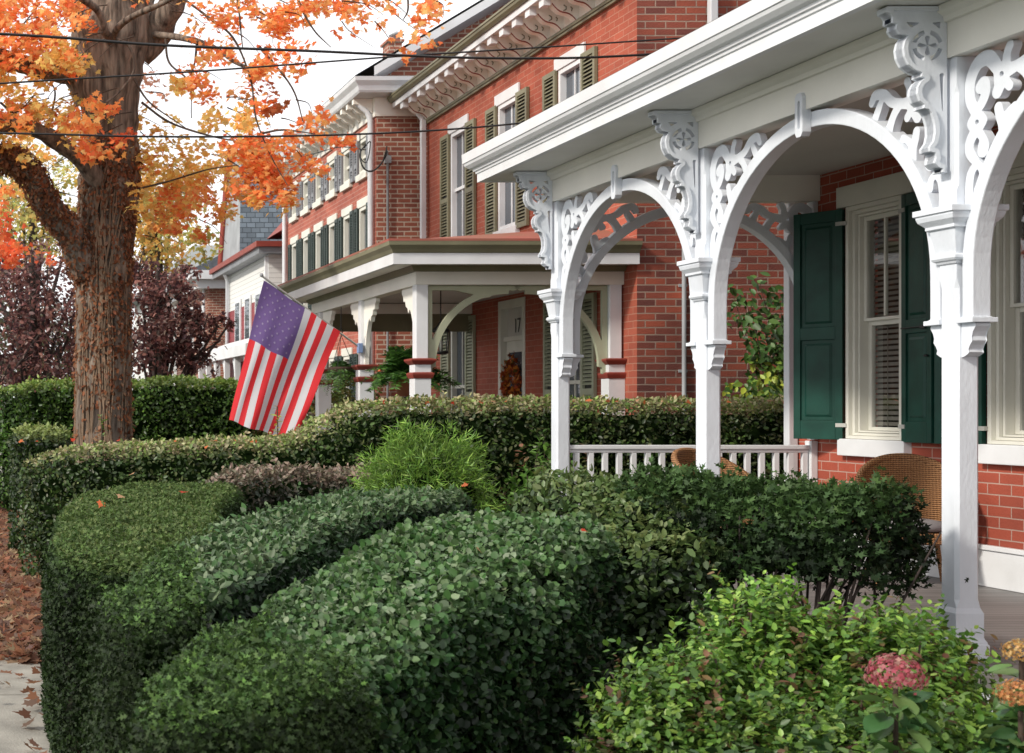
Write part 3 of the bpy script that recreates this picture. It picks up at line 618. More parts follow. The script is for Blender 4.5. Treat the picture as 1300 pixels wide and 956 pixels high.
# ================================================================== SECOND HOUSE
h2 = empty('brick_house', (WX, 17.5, 0), 'red brick house with bracketed cornice, olive shutters and red metal porch roof', 'house')
Y0, Y1 = 14.1, 20.9
bays = [(15.39, 16.03), (17.30, 17.94), (19.15, 19.79)]
holes = [(a, b, 3.98, 5.66) for a, b in bays]+[(a, b, .95, 2.90) for a, b in (bays[0], bays[2])]+[(17.05, 17.95, .45, 3.04)]
mb = MB(); wall(mb, 'X', WX, Y0, Y1, 0, 6.40, holes, .14); mb.build('front_wall', B_FRONT, h2)
mb = MB(); mb.add([(WX, Y0, 0), (13, Y0, 0), (13, Y0, 6.5), (9.9, Y0, 9.2), (WX, Y0, 6.5)], [(0, 1, 2, 3, 4)]); mb.build('side_wall', B_SIDE, h2); mb = MB(); mb.add([(WX, Y1, 0), (13, Y1, 0), (13, Y1, 6.5), (9.9, Y1, 9.2), (WX, Y1, 6.5)], [(0, 1, 2, 3, 4)]); mb.build('side_wall', B_SIDE, h2)
mb = MB(); mb.add([(6.28, Y0-.25, 6.52), (6.28, Y1+.28, 6.52), (9.9, Y1+.28, 8.55), (9.9, Y0-.25, 8.55), (13.5, Y0-.25, 6.52), (13.5, Y1+.28, 6.52)], [(0, 1, 2, 3), (3, 2, 5, 4)]); mb.build('roof', SLATE, h2)
mb = MB(); mb.box(WX-.02, WX-.002, Y0, Y1, 6.10, 6.37); mb.box(6.36, WX-.002, Y0-.2, Y1+.25, 6.372, 6.39); mb.build('frieze', CREAM, h2)
mb = MB(); mb.box(WX-.045, WX-.002, Y0, Y1, 6.03, 6.06); mb.box(WX-.06, WX-.002, Y0, Y1, 6.062, 6.098); mb.build('cornice_band', OLIVE, h2)
mb = MB(); mb.box(6.33, 6.358, Y0-.2, Y1+.27, 6.355, 6.435); mb.build('fascia', WHITE, h2)
mb = MB(); mb.prism([(6.355, 6.437), (6.30, 6.44), (6.27, 6.47), (6.262, 6.50), (6.25, 6.505), (6.25, 6.53), (6.355, 6.53)], Y0-.2, Y1+.3, lambda a, b, t: (a, t, b)); mb.build('gutter', OLIVE, h2)
def bracket_profile(L, D):
    pr = [(0, 0), (L, 0), (L, -.085), (L-.06, -.09), (L-.085, -.085)]
    for i in range(11):
        t = i/10; pr.append((L-.09-(L-.11)*t, -.085-(D-.085)*(t+.12*math.sin(2*math.pi*t))))
    pr.append((0, -D)); return pr
pr = bracket_profile(.40, .29)
mb = MB(); mb.prism(pr, -.055, .05, lambda a, b, t: (-a, t, b)); br0 = mb.build('cornice_bracket', CREAM, h2, world=False, bevel=.004)
mb = MB(); q = pr[4:-1]
for (a, b), (c, d) in zip(q, q[1:]): mb.add([(-a, -.058, b+.009), (-c, -.058, d+.009), (-c, -.05, d+.009), (-a, -.05, b+.009), (-a, -.058, b-.005), (-c, -.058, d-.005), (-c, -.05, d-.005), (-a, -.05, b-.005)], [(0, 1, 2, 3), (7, 6, 5, 4), (0, 4, 5, 1), (3, 2, 6, 7)])
mb.build('edge_stripe', OXRED, br0, world=False)
mb = MB(); mb.box(-.415, -.33, -.066, .066, -.105, -.003); 
mb.build('nose_block', WHITE, br0, world=False, bevel=.003)
mb = MB(); mb.tube([(-.18, -.060, -.10), (-.15, -.061, -.12), (-.15, -.061, -.15), (-.18, -.060, -.165)], .006, 5); mb.tube([(-.10, -.060, -.12), (-.08, -.061, -.14), (-.09, -.061, -.17)], .006, 5); mb.build('carving', OLIVE, br0, world=False)
o2 = ORG[h2.name]; nb = 17
for i in range(nb):
    loc = Vector((WX-.021, Y0+.18+i*(Y1-Y0-.3)/(nb-1), 6.37))-o2
    if i == 0: br0.location = loc
    else: copy_tree(br0, h2, loc)
mb = MB()
for i in range(nb):
    y = Y0+.18+i*(Y1-Y0-.3)/(nb-1); mb.box(6.40, WX-.03, y-.07, y+.07, 6.3715, 6.3718)
def louver(parent, y0, y1, z0, z1, X, m, hinge_angle=0, name='shutter'):
    mb = MB(); fw = .05; x0, x1 = X-.045, X-.008
    mb.box(x0, x1, y0, y0+fw, z0, z1); mb.box(x0, x1, y1-fw, y1, z0, z1)
    zm = (z0+z1)/2-.1
    for a, b in ((z0, z0+.07), (zm-.035, zm+.035), (z1-.06, z1)): mb.box(x0, x1, y0+fw+.0005, y1-fw-.0005, a, b)
    z = z0+.085
    while z < z1-.08:
        if abs(z-zm+.01) > .05: mb.add([(x0+.004, y0+fw, z), (x0+.004, y1-fw, z), (x1-.002, y1-fw, z+.03), (x1-.002, y0+fw, z+.03), (x0+.004, y0+fw, z+.008), (x0+.004, y1-fw, z+.008), (x1-.002, y1-fw, z+.038), (x1-.002, y0+fw, z+.038)], [(0, 1, 2, 3), (7, 6, 5, 4), (0, 4, 5, 1), (3, 2, 6, 7)])
        z += .045
    mb.box(x1-.004, x1+.003, y0+.01, y1-.01, z0+.01, z1-.01, 1)
    return mb.build(name, [m, BLACK], parent)
def facade_window(parent, a, b, z0, z1, X, trim, sm, sw=.36, lint=.15, shut=True, bars=True, lo_trim=.11):
    mb = MB(); mb.box(X-.03, X-.003, a-.09, b+.09, z1+.002, z1+lint); mb.build('lintel', trim, parent, bevel=.004)
    mb = MB(); mb.box(X-.06, X+.05, a-.07, b+.07, z0-lo_trim, z0-.002); mb.build('sill', trim, parent, bevel=.004)
    mb = MB(); w = .055; X2 = X-.012
    mb.box(X2, X+.12, a+.001, a+w, z0, z1); mb.box(X2, X+.12, b-w, b-.001, z0, z1); mb.box(X2, X+.12, a+w+.0005, b-w-.0005, z1-w, z1-.001); mb.box(X2, X+.12, a+w+.0005, b-w-.0005, z0+.001, z0+w)
    zm = (z0+z1)/2; mb.box(X+.03, X+.08, a+w+.0005, b-w-.0005, zm-.022, zm+.022)
    if bars: mb.box(X+.045, X+.06, (a+b)/2-.01, (a+b)/2+.01, z0+w, z1-w)
    f = mb.build('window_frame', trim, parent)
    g = MB(); g.box(X+.062, X+.066, a+w, b-w, z0+w, z1-w); g.build('pane', GLASS, f)
    if shut:
        louver(parent, b+.03, b+.03+sw, z0-.05, z1+.02, X, sm); louver(parent, a-.03-sw, a-.03, z0-.05, z1+.02, X, sm)
for a, b in bays: facade_window(h2, a, b, 3.98, 5.66, WX, WHITE, OLIVE)
for a, b in (bays[0], bays[2]): facade_window(h2, a, b, .95, 2.90, WX, TRIMW, SAGE, .34)
mb = MB(); mb.box(WX-.13, WX-.05, Y1-.12, Y1-.04, 3.4, 6.1); mb.build('downspout', WHITEM, h2, bevel=.01)
mb = MB(); mb.tube([(WX-.1, Y1-.08, 6.1), (WX-.25, Y1-.08, 6.3), (WX-.4, Y1-.08, 6.4)], .04, 8); mb.build('downspout_elbow', WHITEM, h2)
x = 7.27; mb = MB(); mb.tube([(x, Y0-.03, .3), (x, Y0-.03, 4.5)], .022, 8)
for z in (1.2, 2.0, 2.9, 3.8): mb.box(x-.045, x+.045, Y0-.012, Y0-.002, z, z+.03)
mb.build('conduit', GREYM, h2)
mb = MB(); mb.box(7.52, 7.60, Y0-.09, Y0-.01, 4.3, 6.9); mb.build('downspout', WHITEM, h2, bevel=.01)
# door
mb = MB(); a, b = 17.05, 17.95
mb.box(WX-.01, WX+.13, a+.001, a+.09, .45, 3.039); mb.box(WX-.01, WX+.13, b-.09, b-.001, .45, 3.039); mb.box(WX-.01, WX+.13, a+.091, b-.091, 2.93, 3.039); mb.box(WX+.03, WX+.13, a+.091, b-.091, 2.50, 2.56)
df = mb.build('door_frame', TRIMW, h2, bevel=.004)
mb = MB(); mb.box(WX+.07, WX+.11, a+.091, b-.091, .45, 2.499); door = mb.build('door', TRIMW, h2)
mb = MB(); mb.box(WX+.062, WX+.069, a+.2, b-.2, 1.2, 2.35); mb.build('pane', GLASS, door)
mb = MB(); mb.lathe([(0, 0), (.03, .01), (.03, .04), (0, .05)], (WX+.04, a+.14, 1.35), 10); mb.build('door_knob', BLACK, door)
mb = MB(); mb.box(WX+.085, WX+.09, a+.095, b-.095, 2.565, 2.925); mb.build('transom_pane', CEIL, df)
mb = MB(); yc = 17.5; zc = 2.70   # digits 1 and 7
def seg(y0, z0, y1, z1, w=.028):
    d = Vector((0, y1-y0, z1-z0)).normalized()*0; mb.add([(WX+.078, y0-w/2, z0), (WX+.078, y0+w/2, z0), (WX+.078, y1+w/2, z1), (WX+.078, y1-w/2, z1)], [(0, 1, 2, 3)])
seg(yc+.07, zc-.09, yc+.07, zc+.09); seg(yc-.02, zc-.09, yc-.075, zc+.07); mb.add([(WX+.078, yc-.10, zc+.07), (WX+.078, yc-.10, zc+.095), (WX+.078, yc+.01, zc+.095), (WX+.078, yc+.01, zc+.07)], [(0, 1, 2, 3)])
mb.build('house_number', BLACK, df)
# porch 2
QX = 4.62; QF = .50; QY = [14.45, 16.60, 18.68]; QE = 19.1
mb = MB(); mb.box(4.5, WX-.003, 14.32, QE, QF-.06, QF); mb.build('porch_floor', FLOORM, h2)
mb = MB(); mb.box(4.55, 4.6, 14.36, QE-.04, .02, QF-.062); mb.box(4.6, WX-.01, 14.36, 14.4, .02, QF-.062); mb.build('porch_skirt', SAGE, h2)
path = [(QX, QE), (QX, 14.45), (WX-.003, 14.45)]; path = [(WX-.003, 14.45), (QX, 14.45), (QX, QE)]
# left-hand normal must point outwards: walk reversed
path = [(WX-.003, QE-.1), (QX, QE-.1), (QX, 14.45), (WX-.003, 14.45)][::-1]
def sw2(prof, name, m):
    mb = MB(); sweep(mb, prof, [(WX-.003, 14.45), (QX, 14.45), (QX, QE-.1), (WX-.003, QE-.1)][::-1] if False else [(WX-.003, 14.45), (QX, 14.45), (QX, QE-.1), (WX-.003, QE-.1)]); return mb.build(name, m, h2)
def flip(prof): return prof
sw2(flip([(-.07, 2.95), (.07, 2.95), (.07, 3.09), (-.07, 3.09)]), 'porch_beam', CREAM)
sw2(flip([(-.07, 3.092), (.10, 3.092), (.12, 3.12), (.14, 3.15), (-.07, 3.15)]), 'beam_moulding', OLIVE)
sw2(flip([(-.1, 3.152), (.40, 3.152), (.40, 3.17), (-.1, 3.17)]), 'soffit', CREAM)
sw2(flip([(.36, 3.135), (.415, 3.135), (.415, 3.25), (.36, 3.25)]), 'fascia', WHITE)
sw2(flip([(.36, 3.252), (.42, 3.252), (.44, 3.29), (.475, 3.33), (.48, 3.37), (.36, 3.37)]), 'gutter', OLIVE)
mb = MB(); mb.box(QX+.08, WX-.003, 14.53, QE-.2, 3.10, 3.13); mb.build('porch_ceiling', CEIL, h2)
ex, ey0, ey1 = QX-.47, 14.45-.47, QE+.37
mb = MB(); mb.add([(ex, ey0, 3.372), (ex, ey1, 3.372), (WX-.003, ey0, 3.372), (WX-.003, ey0+1.1, 3.66), (WX-.003, ey1-.9, 3.66), (WX-.003, ey1, 3.372)], [(0, 1, 4, 3), (0, 3, 2), (1, 5, 4)]); mb.add([(ex-.012, ey0-.012, 3.371), (ex-.012, ey1+.012, 3.371), (WX-.004, ey1+.012, 3.371), (WX-.004, ey0-.012, 3.371), (ex-.012, ey0-.012, 3.395), (ex-.012, ey1+.012, 3.395), (WX-.004, ey1+.012, 3.378), (WX-.004, ey0-.012, 3.395)], [(0, 1, 5, 4), (3, 0, 4, 7)])
mb.build('porch_roof', ROOFRED, h2)
pr_ = MB(); pr_.box(-.09, .09, -.09, .09, 0, 1.62); pr_.box(-.065, .065, -.065, .065, 1.621, 2.45)
q0 = pr_.build('porch_post', WHITE, h2, world=False, bevel=.006)
for z in (1.47, 1.62):
    mb = MB(); mb.lathe([(.092, z-.03), (.10, z-.025), (.125 if z > 1.5 else .11, z), (.135 if z > 1.5 else .115, z+.015), (.135 if z > 1.5 else .115, z+.03), (.092, z+.04)], (0, 0, 0), square=True); mb.build('collar', OXRED, q0, world=False)
q0.location = Vector((QX, QY[0], QF))-o2
for y in QY[1:]: copy_tree(q0, h2, Vector((QX, y, QF))-o2)
copy_tree(q0, h2, Vector((WX-.09, QY[0], QF))-o2)
def qbr(A, B):
    # a from post, b below beam; quarter-ring bracket with scalloped top bar
    D = np.maximum(np.abs(np.hypot(A-.86, B-.86)-.80)-.035, np.maximum(A-.88, B-.88))
    D = np.minimum(D, sdf_poly(A, B, [(0, 0), (.055, 0), (.055, .95), (.0, 1.0)])); D = np.minimum(D, sdf_poly(A, B, [(0, 0), (1.0, 0), (1.0, .03), (.94, .06), (.84, .05), (.80, .09), (.70, .10), (.68, .13), (.55, .14), (.5, .10), (.3, .055), (0, .055)]))
    D = np.minimum(D, sdf_poly(A, B, [(0, .55), (.1, .62), (.09, .80), (.05, .92), (0, 1.0)]))
    return np.maximum(np.maximum(D, -A+.001), .002-B)
mb = MB(); panel(mb, qbr, -.01, 1.02, -.01, 1.02, .01, -.025, .025, lambda a, b, t: (a, t, -b)); bb0 = mb.build('arch_bracket', SAGE, h2, world=False)
bb0.location = Vector((QX+.066, QY[0], 2.948))-o2
copy_tree(bb0, h2, Vector((WX-.16, QY[0], 2.948))-o2, (0, 0, R(180)))
def qbs(A, B):
    D = np.maximum(np.abs(np.hypot((A-.42)*1.9, B-.86)-.78)-.04, np.maximum(A-.40, B-.88))
    D = np.minimum(D, sdf_poly(A, B, [(0, 0), (.50, 0), (.50, .05), (.46, .08), (.44, .14), (.38, .14), (.36, .20), (.30, .22), (.27, .28), (.22, .24), (.12, .3), (0, .5)])); return np.maximum(np.maximum(D, -A+.001), .002-B)
mb = MB(); panel(mb, qbs, -.01, .52, -.01, .92, .01, -.025, .025, lambda a, b, t: (a, t, -b)); bs0 = mb.build('arch_bracket', CREAM, h2, world=False)
bs0.location = Vector((QX, QY[0]+.066, 2.948))-o2; bs0.rotation_euler = (0, 0, R(90))
for y in QY[1:]:
    copy_tree(bs0, h2, Vector((QX, y+.066, 2.948))-o2, (0, 0, R(90))); copy_tree(bs0, h2, Vector((QX, y-.066, 2.948))-o2, (0, 0, R(-90)))
mb = MB(); mb.box(QX+.07, WX-.01, QE-.13, QE-.07, 2.7, 2.95); mb.build('porch_end_beam', OLIVE, h2)

# lantern, wreath, ferns
lx, ly, lz = 5.36, 16.0, 2.28
lan = empty('hanging_lantern', (lx, ly, lz), 'small black iron lantern hanging from the ceiling of the red roofed porch', 'lantern')
mb = MB(); mb.tube([(lx, ly, lz+.36), (lx, ly, 3.10)], .007, 6); mb.build('rod', BLACK, lan)
mb = MB(); mb.lathe([(.12, .25), (.115, .27), (.06, .31), (.03, .35), (.015, .37), (0, .37)], (lx, ly, lz), 6); mb.lathe([(.0, -.02), (.09, -.01), (.10, .01), (.09, .02)], (lx, ly, lz), 6)
for k in range(6): a = k*math.pi/3; mb.tube([(lx+.085*math.cos(a), ly+.085*math.sin(a), lz), (lx+.105*math.cos(a), ly+.105*math.sin(a), lz+.26)], .007, 5)
mb.build('cage', BLACK, lan)
mb = MB(); mb.lathe([(.078, .02), (.095, .25)], (lx, ly, lz), 6); mb.build('glass_shade', CGLASS, lan)
mb = MB(); mb.lathe([(0, .02), (.02, .02), (.02, .14), (0, .15)], (lx, ly, lz), 8); mb.build('candle', CREAM, lan)
wx, wy, wz = WX+.0, 17.42, 1.98
n = 420; th = rng.uniform(0, 6.283, n); rr = .2+rng.normal(0, .045, n); pp = np.stack([wx-.02-rng.random(n)*.05, wy+rr*np.cos(th), wz+rr*1.15*np.sin(th)], 1)
wr = empty('wreath', (wx, wy, wz), 'autumn wreath of orange and rust leaves hanging on the front door', 'wreath')
leafmesh('leaves', pp, np.tile([-1., 0, 0], (n, 1)), .065, T_MAPLE, pal(n, [(.45, .10, .03), (.62, .22, .04), (.2, .06, .03), (.2, .16, .04)], [4, 3, 2, 1]), LEAFT, wr, .7)
mb = MB(); mb.tube([(wx-.01, wy+.19*math.cos(a/16*6.283), wz+.21*math.sin(a/16*6.283)) for a in range(17)], .02, 6); mb.build('hoop', TWIG, wr)
def fern(label, c, rad, nfr, droop, stand, name='potted_fern', z_floor=QF):
    root = empty(name, (c[0], c[1], z_floor if stand else c[2]-.2), label, 'fern')
    Pp, Nn, Dd, Cc = [], [], [], []; st = MB()
    for i in range(nfr):
        a = rng.uniform(0, 6.283); el = rng.uniform(.15, 1.35); L = rad*rng.uniform(.75, 1.2); hd = np.array([math.cos(a), math.sin(a), 0]); pts = []
        for j in range(14):
            t = j/13; r = L*t*math.cos(el)*(1.05-.15*t); z = L*t*math.sin(el)*1.0-droop*L*t*t
            pts.append(np.array(c)+hd*r+np.array([0, 0, z]))
        st.tube(pts[::3], .003, 3, caps=False); pts = np.array(pts)
        side = np.cross(hd, [0, 0, 1])
        for j in range(1, 14):
            tan = pts[j]-pts[j-1]; tan /= np.linalg.norm(tan)+1e-9
            for sg in (-1, 1):
                for q in (0, .33, .67): Pp.append(pts[j-1]*q+pts[j]*(1-q)); Nn.append(np.cross(tan, side)); Dd.append(side*sg*1.2+tan*.5); Cc.append(1-.6*abs(j/13-.4))
    Cc = np.array(Cc); n = len(Pp); leafmesh('fronds', np.array(Pp), np.array(Nn), .075*Cc*rad/.45, T_FERN, pal(n, [(.06, .15, .025), (.10, .24, .04), (.03, .09, .02)]), LEAF, root, .25, np.array(Dd), .15)
    st.build('stems', TWIG, root)
    mb = MB()
    if stand: mb.lathe([(.10, -.22), (.15, -.05), (.165, -.04), (.165, 0), (.15, 0), (.14, -.02), (.0, -.03)], c, 20); mb.build('pot', mat('terracotta', (.33, .12, .06), .8), root)
    else: mb.lathe([(.02, -.2), (.12, -.15), (.17, -.03), (.175, 0), (.0, -.02)], c, 20); mb.build('basket', TWIG, root)
    if stand:
        mb = MB(); z = z_floor-c[2]; mb.lathe([(.16, z), (.16, z+.03), (.04, z+.06), (.03, -.30), (.14, -.26), (.14, -.225), (0, -.222)], c, 16); mb.build('plant_stand', BLACK, root)
    else:
        mb = MB()
        for k in range(3): a = k*2.094; mb.tube([(c[0]+.17*math.cos(a), c[1]+.17*math.sin(a), c[2]), (c[0], c[1], c[2]+.42)], .004, 4)
        mb.tube([(c[0], c[1], c[2]+.42), (c[0]+.02, c[1], c[2]+.47), (c[0], c[1], c[2]+.52), (c[0]-.02, c[1], c[2]+.47)][:4], .008, 6); mb.tube([(c[0], c[1], c[2]+.5), (c[0], c[1], 2.95)], .006, 5); mb.build('hook', BLACK, root)
fern('large leafy green fern on a stand behind the corner post of the far porch', (4.88, 15.75, 1.98), .60, 130, .42, True)
fern('dark green fern in a hanging basket beside the flagpole post', (4.60, 17.65, 2.16), .34, 46, 1.25, False, 'hanging_fern')

# flag
fy = 16.45; hp = [P(335, 356, fy), P(431, 421, fy), P(290, 533, fy-.15), P(373, 556, fy-.1)]
flag = empty('flag', P(458, 441, 16.5), 'Stars and Stripes flag hanging from a slanted pole on the porch post', 'flag')
def fsurf(s, t, off=0):
    a = np.array(hp[0])*(1-s)+np.array(hp[1])*s; b = np.array(hp[2])*(1-s)+np.array(hp[3])*s; p = a*(1-t)+b*t
    w = t**.8; p = p+np.array([.012*math.sin(s*13+t*2), .07*w*math.sin(s*9+1+t*1.5)+.035*w*math.sin(s*21+t*4)+.02*math.sin(t*9+s*5)+off, .03*math.sin(s*3.14)*t*-1+.012*math.sin(s*15)*t]); return tuple(p)
mb = MB(); ns_, nt_ = 39, 50; vs = [fsurf(i/ns_, j/nt_) for i in range(ns_+1) for j in range(nt_+1)]; fs = [[], [], []]
for i in range(ns_):
    for j in range(nt_):
        f = (i*(nt_+1)+j, (i+1)*(nt_+1)+j, (i+1)*(nt_+1)+j+1, i*(nt_+1)+j+1); st = i//3
        k = 2 if (st < 7 and j < nt_*.42) else (st % 2); fs[k].append(f)
n0 = len(mb.v); mb.v += vs
for k in range(3): mb.f += fs[k]; mb.mi += [k]*len(fs[k]); mb.sm += [True]*len(fs[k])
for r_ in range(9):
    for c_ in range(6 if r_ % 2 == 0 else 5):
        s0 = (r_+1)/10*7/13; t0 = ((2*c_+1 if r_ % 2 == 0 else 2*c_+2))/12*.42
        for off in (-.006, .006):
            pts = []
            for q in range(10): a = q*math.pi/5; rd = .019 if q % 2 == 0 else .008; pts.append(fsurf(s0+rd*math.sin(a)/1.16*1.0, t0+rd*math.cos(a)/1.75, off))
            mb.add(pts, [tuple(range(10))], 3)
def clothmat(name, c, tr=.45):
    m, t, b = nt(name); N = t.nodes; L = t.links; b.inputs['Base Color'].default_value = (*c, 1); b.inputs['Roughness'].default_value = .8
    tl = N.new('ShaderNodeBsdfTranslucent'); tl.inputs[0].default_value = (*c, 1); mx = N.new('ShaderNodeMixShader'); mx.inputs[0].default_value = tr
    L.new(b.outputs[0], mx.inputs[1]); L.new(tl.outputs[0], mx.inputs[2]); L.new(mx.outputs[0], N['Material Output'].inputs[0])
    return m
mb.build('cloth', [clothmat('flag_red', (.78, .035, .045)), clothmat('flag_white', (.72, .72, .76)), clothmat('flag_blue', (.17, .105, .30)), clothmat('flag_star', (.42, .36, .52))], flag)
mb = MB(); tip = P(332, 350, fy+.02); mb.tube([P(457, 441, 16.5), tip], .013, 8); fp = mb.build('pole', mat('aluminium_pole', (.5, .5, .48), .35, metal=.6), flag)
mb = MB(); mb.lathe([(0, -.02), (.02, -.01), (.024, .01), (.015, .03), (0, .035)], tip, 10); mb.build('finial', GREYM, fp)
mb = MB(); b_ = P(457, 441, 16.5); mb.box(b_[0]-.03, QX-.06, 16.46, 16.54, b_[2]-.07, b_[2]+.05); mb.build('pole_bracket', mat('blue_bracket', (.25, .35, .6), .4), flag, bevel=.005)

# ================================================================== THIRD HOUSE
X3 = 6.11; Ya, Yb = 21.3, 27.75
h3 = empty('brick_house', (X3, 24, 0), 'brick row house with closely spaced windows, dark shutters and white cornice behind the flag', 'house')
cs = [22.0+i*1.0 for i in range(6)]; holes = [(c-.24, c+.24, 3.35, 4.92) for c in cs]+[(c-.24, c+.24, 5.47, 6.04) for c in cs]+[(c-.24, c+.24, .9, 2.5) for c in cs]
mb = MB(); wall(mb, 'X', X3, Ya, Yb, 0, 6.5, holes, .12); mb.build('front_wall', B_THREE, h3)
mb = MB(); ap = 10.6
mb.add([(X3, Ya, 0), (ap*2-X3, Ya, 0), (ap*2-X3, Ya, 6.9), (ap, Ya, 9.75), (X3, Ya, 6.9)], [(0, 1, 2, 3, 4)]); mb.build('side_wall', B_THREES, h3); mb = MB(); mb.add([(X3, Yb, 0), (ap*2-X3, Yb, 0), (ap*2-X3, Yb, 6.9), (ap, Yb, 9.6), (X3, Yb, 6.9)], [(0, 1, 2, 3, 4)]); mb.build('side_wall', B_THREES, h3)
z_at = lambda x: 6.78+.6*(x-5.66)
mb = MB(); mb.add([(5.66, Ya-.45, 6.80), (5.66, Yb+.4, 6.80), (ap, Yb+.4, z_at(ap)+.02), (ap, Ya-.45, z_at(ap)+.02), (15.5, Ya-.45, 6.8), (15.5, Yb+.4, 6.8)], [(0, 1, 2, 3), (3, 2, 5, 4)]); mb.build('roof', SLATE, h3)
mb = MB(); s = .6
mb.add([(5.95, Ya-.45, z_at(5.95)-.02), (ap, Ya-.45, z_at(ap)-.02), (ap, Ya-.45, z_at(ap)-.16), (5.95, Ya-.45, z_at(5.95)-.16), (6.15, Ya-.003, z_at(6.15)-.25), (ap, Ya-.003, z_at(ap)-.25)], [(0, 1, 2, 3), (3, 2, 5, 4)]); mb.build('rake_board', WHITE, h3)
mb = MB()
sweep(mb, flip([(-.1, 6.55), (.36, 6.55), (.38, 6.58), (.40, 6.65), (.45, 6.72), (.46, 6.78), (-.1, 6.78)]), [(6.85, Ya), (X3, Ya), (X3, Yb)]); mb.build('cornice', WHITE, h3)
mb = MB(); sweep(mb, flip([(.004, 6.25), (.03, 6.25), (.035, 6.28), (.04, 6.545), (.004, 6.545)]), [(6.80, Ya), (X3, Ya), (X3, Yb)]); mb.build('frieze', CREAM, h3)
pr3 = bracket_profile(.30, .22); mb = MB(); mb.prism(pr3, -.05, .05, lambda a, b, t: (-a, t, b)); b3 = mb.build('cornice_bracket', CREAM, h3, world=False); o3 = ORG[h3.name]
for i in range(18):
    loc = Vector((X3-.042, Ya+.12+i*.36, 6.547))-o3
    if i == 0: b3.location = loc
    else: copy_tree(b3, h3, loc)
GREYSH = mat('grey_shutter', (.22, .23, .25), .5, .15)
for i, c in enumerate(cs):
    facade_window(h3, c-.24, c+.24, 3.35, 4.92, X3, TRIMW, DGREEN, .2, .14)
    facade_window(h3, c-.24, c+.24, 5.47, 6.04, X3, TRIMW, GREYSH, .2, .12, bars=False)
    facade_window(h3, c-.24, c+.24, .9, 2.5, X3, TRIMW, DGREEN, .2, .14)
mb = MB(); mb.tube([(X3-.3, Ya+.12, 6.5), (X3-.12, Ya+.1, 6.35), (X3-.07, Ya+.08, 6.2), (X3-.07, Ya+.08, .3)], .045, 8); mb.build('downspout', WHITEM, h3)
mb = MB(); mb.tube([(X3-.07, Yb-.08, 6.5), (X3-.07, Yb-.08, .3)], .045, 8); mb.build('downspout', WHITEM, h3)
mb = MB(); mb.tube([(X3+.17, Ya-.04, .6), (X3+.17, Ya-.04, 5.62), (X3+.14, Ya-.10, 5.68)], .02, 8); mb.box(X3+.12, X3+.22, Ya-.07, Ya-.003, 5.5, 5.62); mb.build('conduit', GREYM, h3)
c = P(497, 60, 27); mb = MB(); mb.box(c[0]-.12, c[0]+.15, 26.8, 27.2, 7, c[2]+.05); mb.box(c[0]-.16, c[0]+.19, 26.76, 27.24, c[2]+.052, c[2]+.10); ch = mb.build('chimney', B_THREES, h3)
mb = MB(); mb.lathe([(.08, .10), (.08, .22), (.16, .24), (.02, .32)], (c[0]+.1, 27, c[2]), 10); mb.build('chimney_cap', GREYM, ch)

# ================================================================== FOURTH HOUSE (white siding, mansard)
X4 = 6.2; h4 = empty('siding_house', (X4, 32, 0), 'white clapboard house with steep blue grey shingle roof and dark red trim', 'house')
mb = MB(); mb.box(X4, 12, 30, 35.2, 4.1, 5.3); mb.build('upper_wall', SIDING, h4)
mb = MB(); mb.box(X4-.01, 12, 29.99, 35.21, 0, 4.095); mb.build('lower_wall', REDSIDE, h4)
mb = MB(); z0, z1 = 5.32, 8.4
mb.add([(X4-.03, 33.4, z0), (12, 33.4, z0), (12, 36, z0), (X4-.03, 36, z0), (X4+.1, 33.9, z1), (11, 33.9, z1), (11, 35.4, z1), (X4+.1, 35.4, z1)], [(0, 1, 5, 4), (1, 2, 6, 5), (2, 3, 7, 6), (4, 5, 6, 7)]); mb.build('roof', SHING, h4)
mb = MB(); mb.add([(X4-.03, 33.4, z0), (X4-.03, 36, z0), (X4+.1, 35.4, z1), (X4+.1, 33.9, z1)], [(0, 1, 2, 3)]); mb.build('roof_cheek', GREYM, h4)
mb = MB(); mb.tube([(X4-.06, 36, z0), (X4+.07, 35.4, z1)], .09, 4); mb.build('roof_edge', OXRED, h4)
mb = MB(); mb.box(X4-.35, 12.1, 29.65, 36.1, 5.18, 5.30); mb.build('cornice', OXRED, h4)
mb = MB(); mb.box(X4-.28, 12.0, 29.72, 36.0, 5.04, 5.178); mb.build('frieze', GREYSH, h4)
mb = MB(); mb.add([(6.35, 29.4, 5.5), (7.6, 29.4, 5.5), (6.98, 29.4, 6.2), (6.35, 31, 5.5), (7.6, 31, 5.5), (6.98, 31, 6.2)], [(0, 1, 2), (0, 2, 5, 3), (2, 1, 4, 5), (0, 3, 4, 1)]); dm = mb.build('dormer', OXRED, h4)
mb = MB(); mb.add([(6.5, 29.38, 5.54), (7.45, 29.38, 5.54), (6.98, 29.38, 6.08)], [(0, 1, 2)]); mb.build('gable_panel', GREYSH, dm)
mb = MB(); mb.box(X4-.08, X4-.002, 30.02, 30.1, 4.1, 5.0); mb.build('corner_board', WHITE, h4)
mb = MB(); mb.tube([(X4-.2, 34.7, 5.1), (X4-.07, 34.9, 4.9), (X4-.07, 35.0, .3)], .05, 8); mb.build('downspout', WHITEM, h4)
for y in (31, 32.3, 33.6):
    mb = MB(); mb.box(X4-.05, X4-.012, y-.35, y+.35, 3.1, 4.3); f = mb.build('window_frame', WHITE, h4); mb = MB(); mb.box(X4-.055, X4-.052, y-.27, y+.27, 3.18, 4.22); mb.build('pane', GLASS, f)
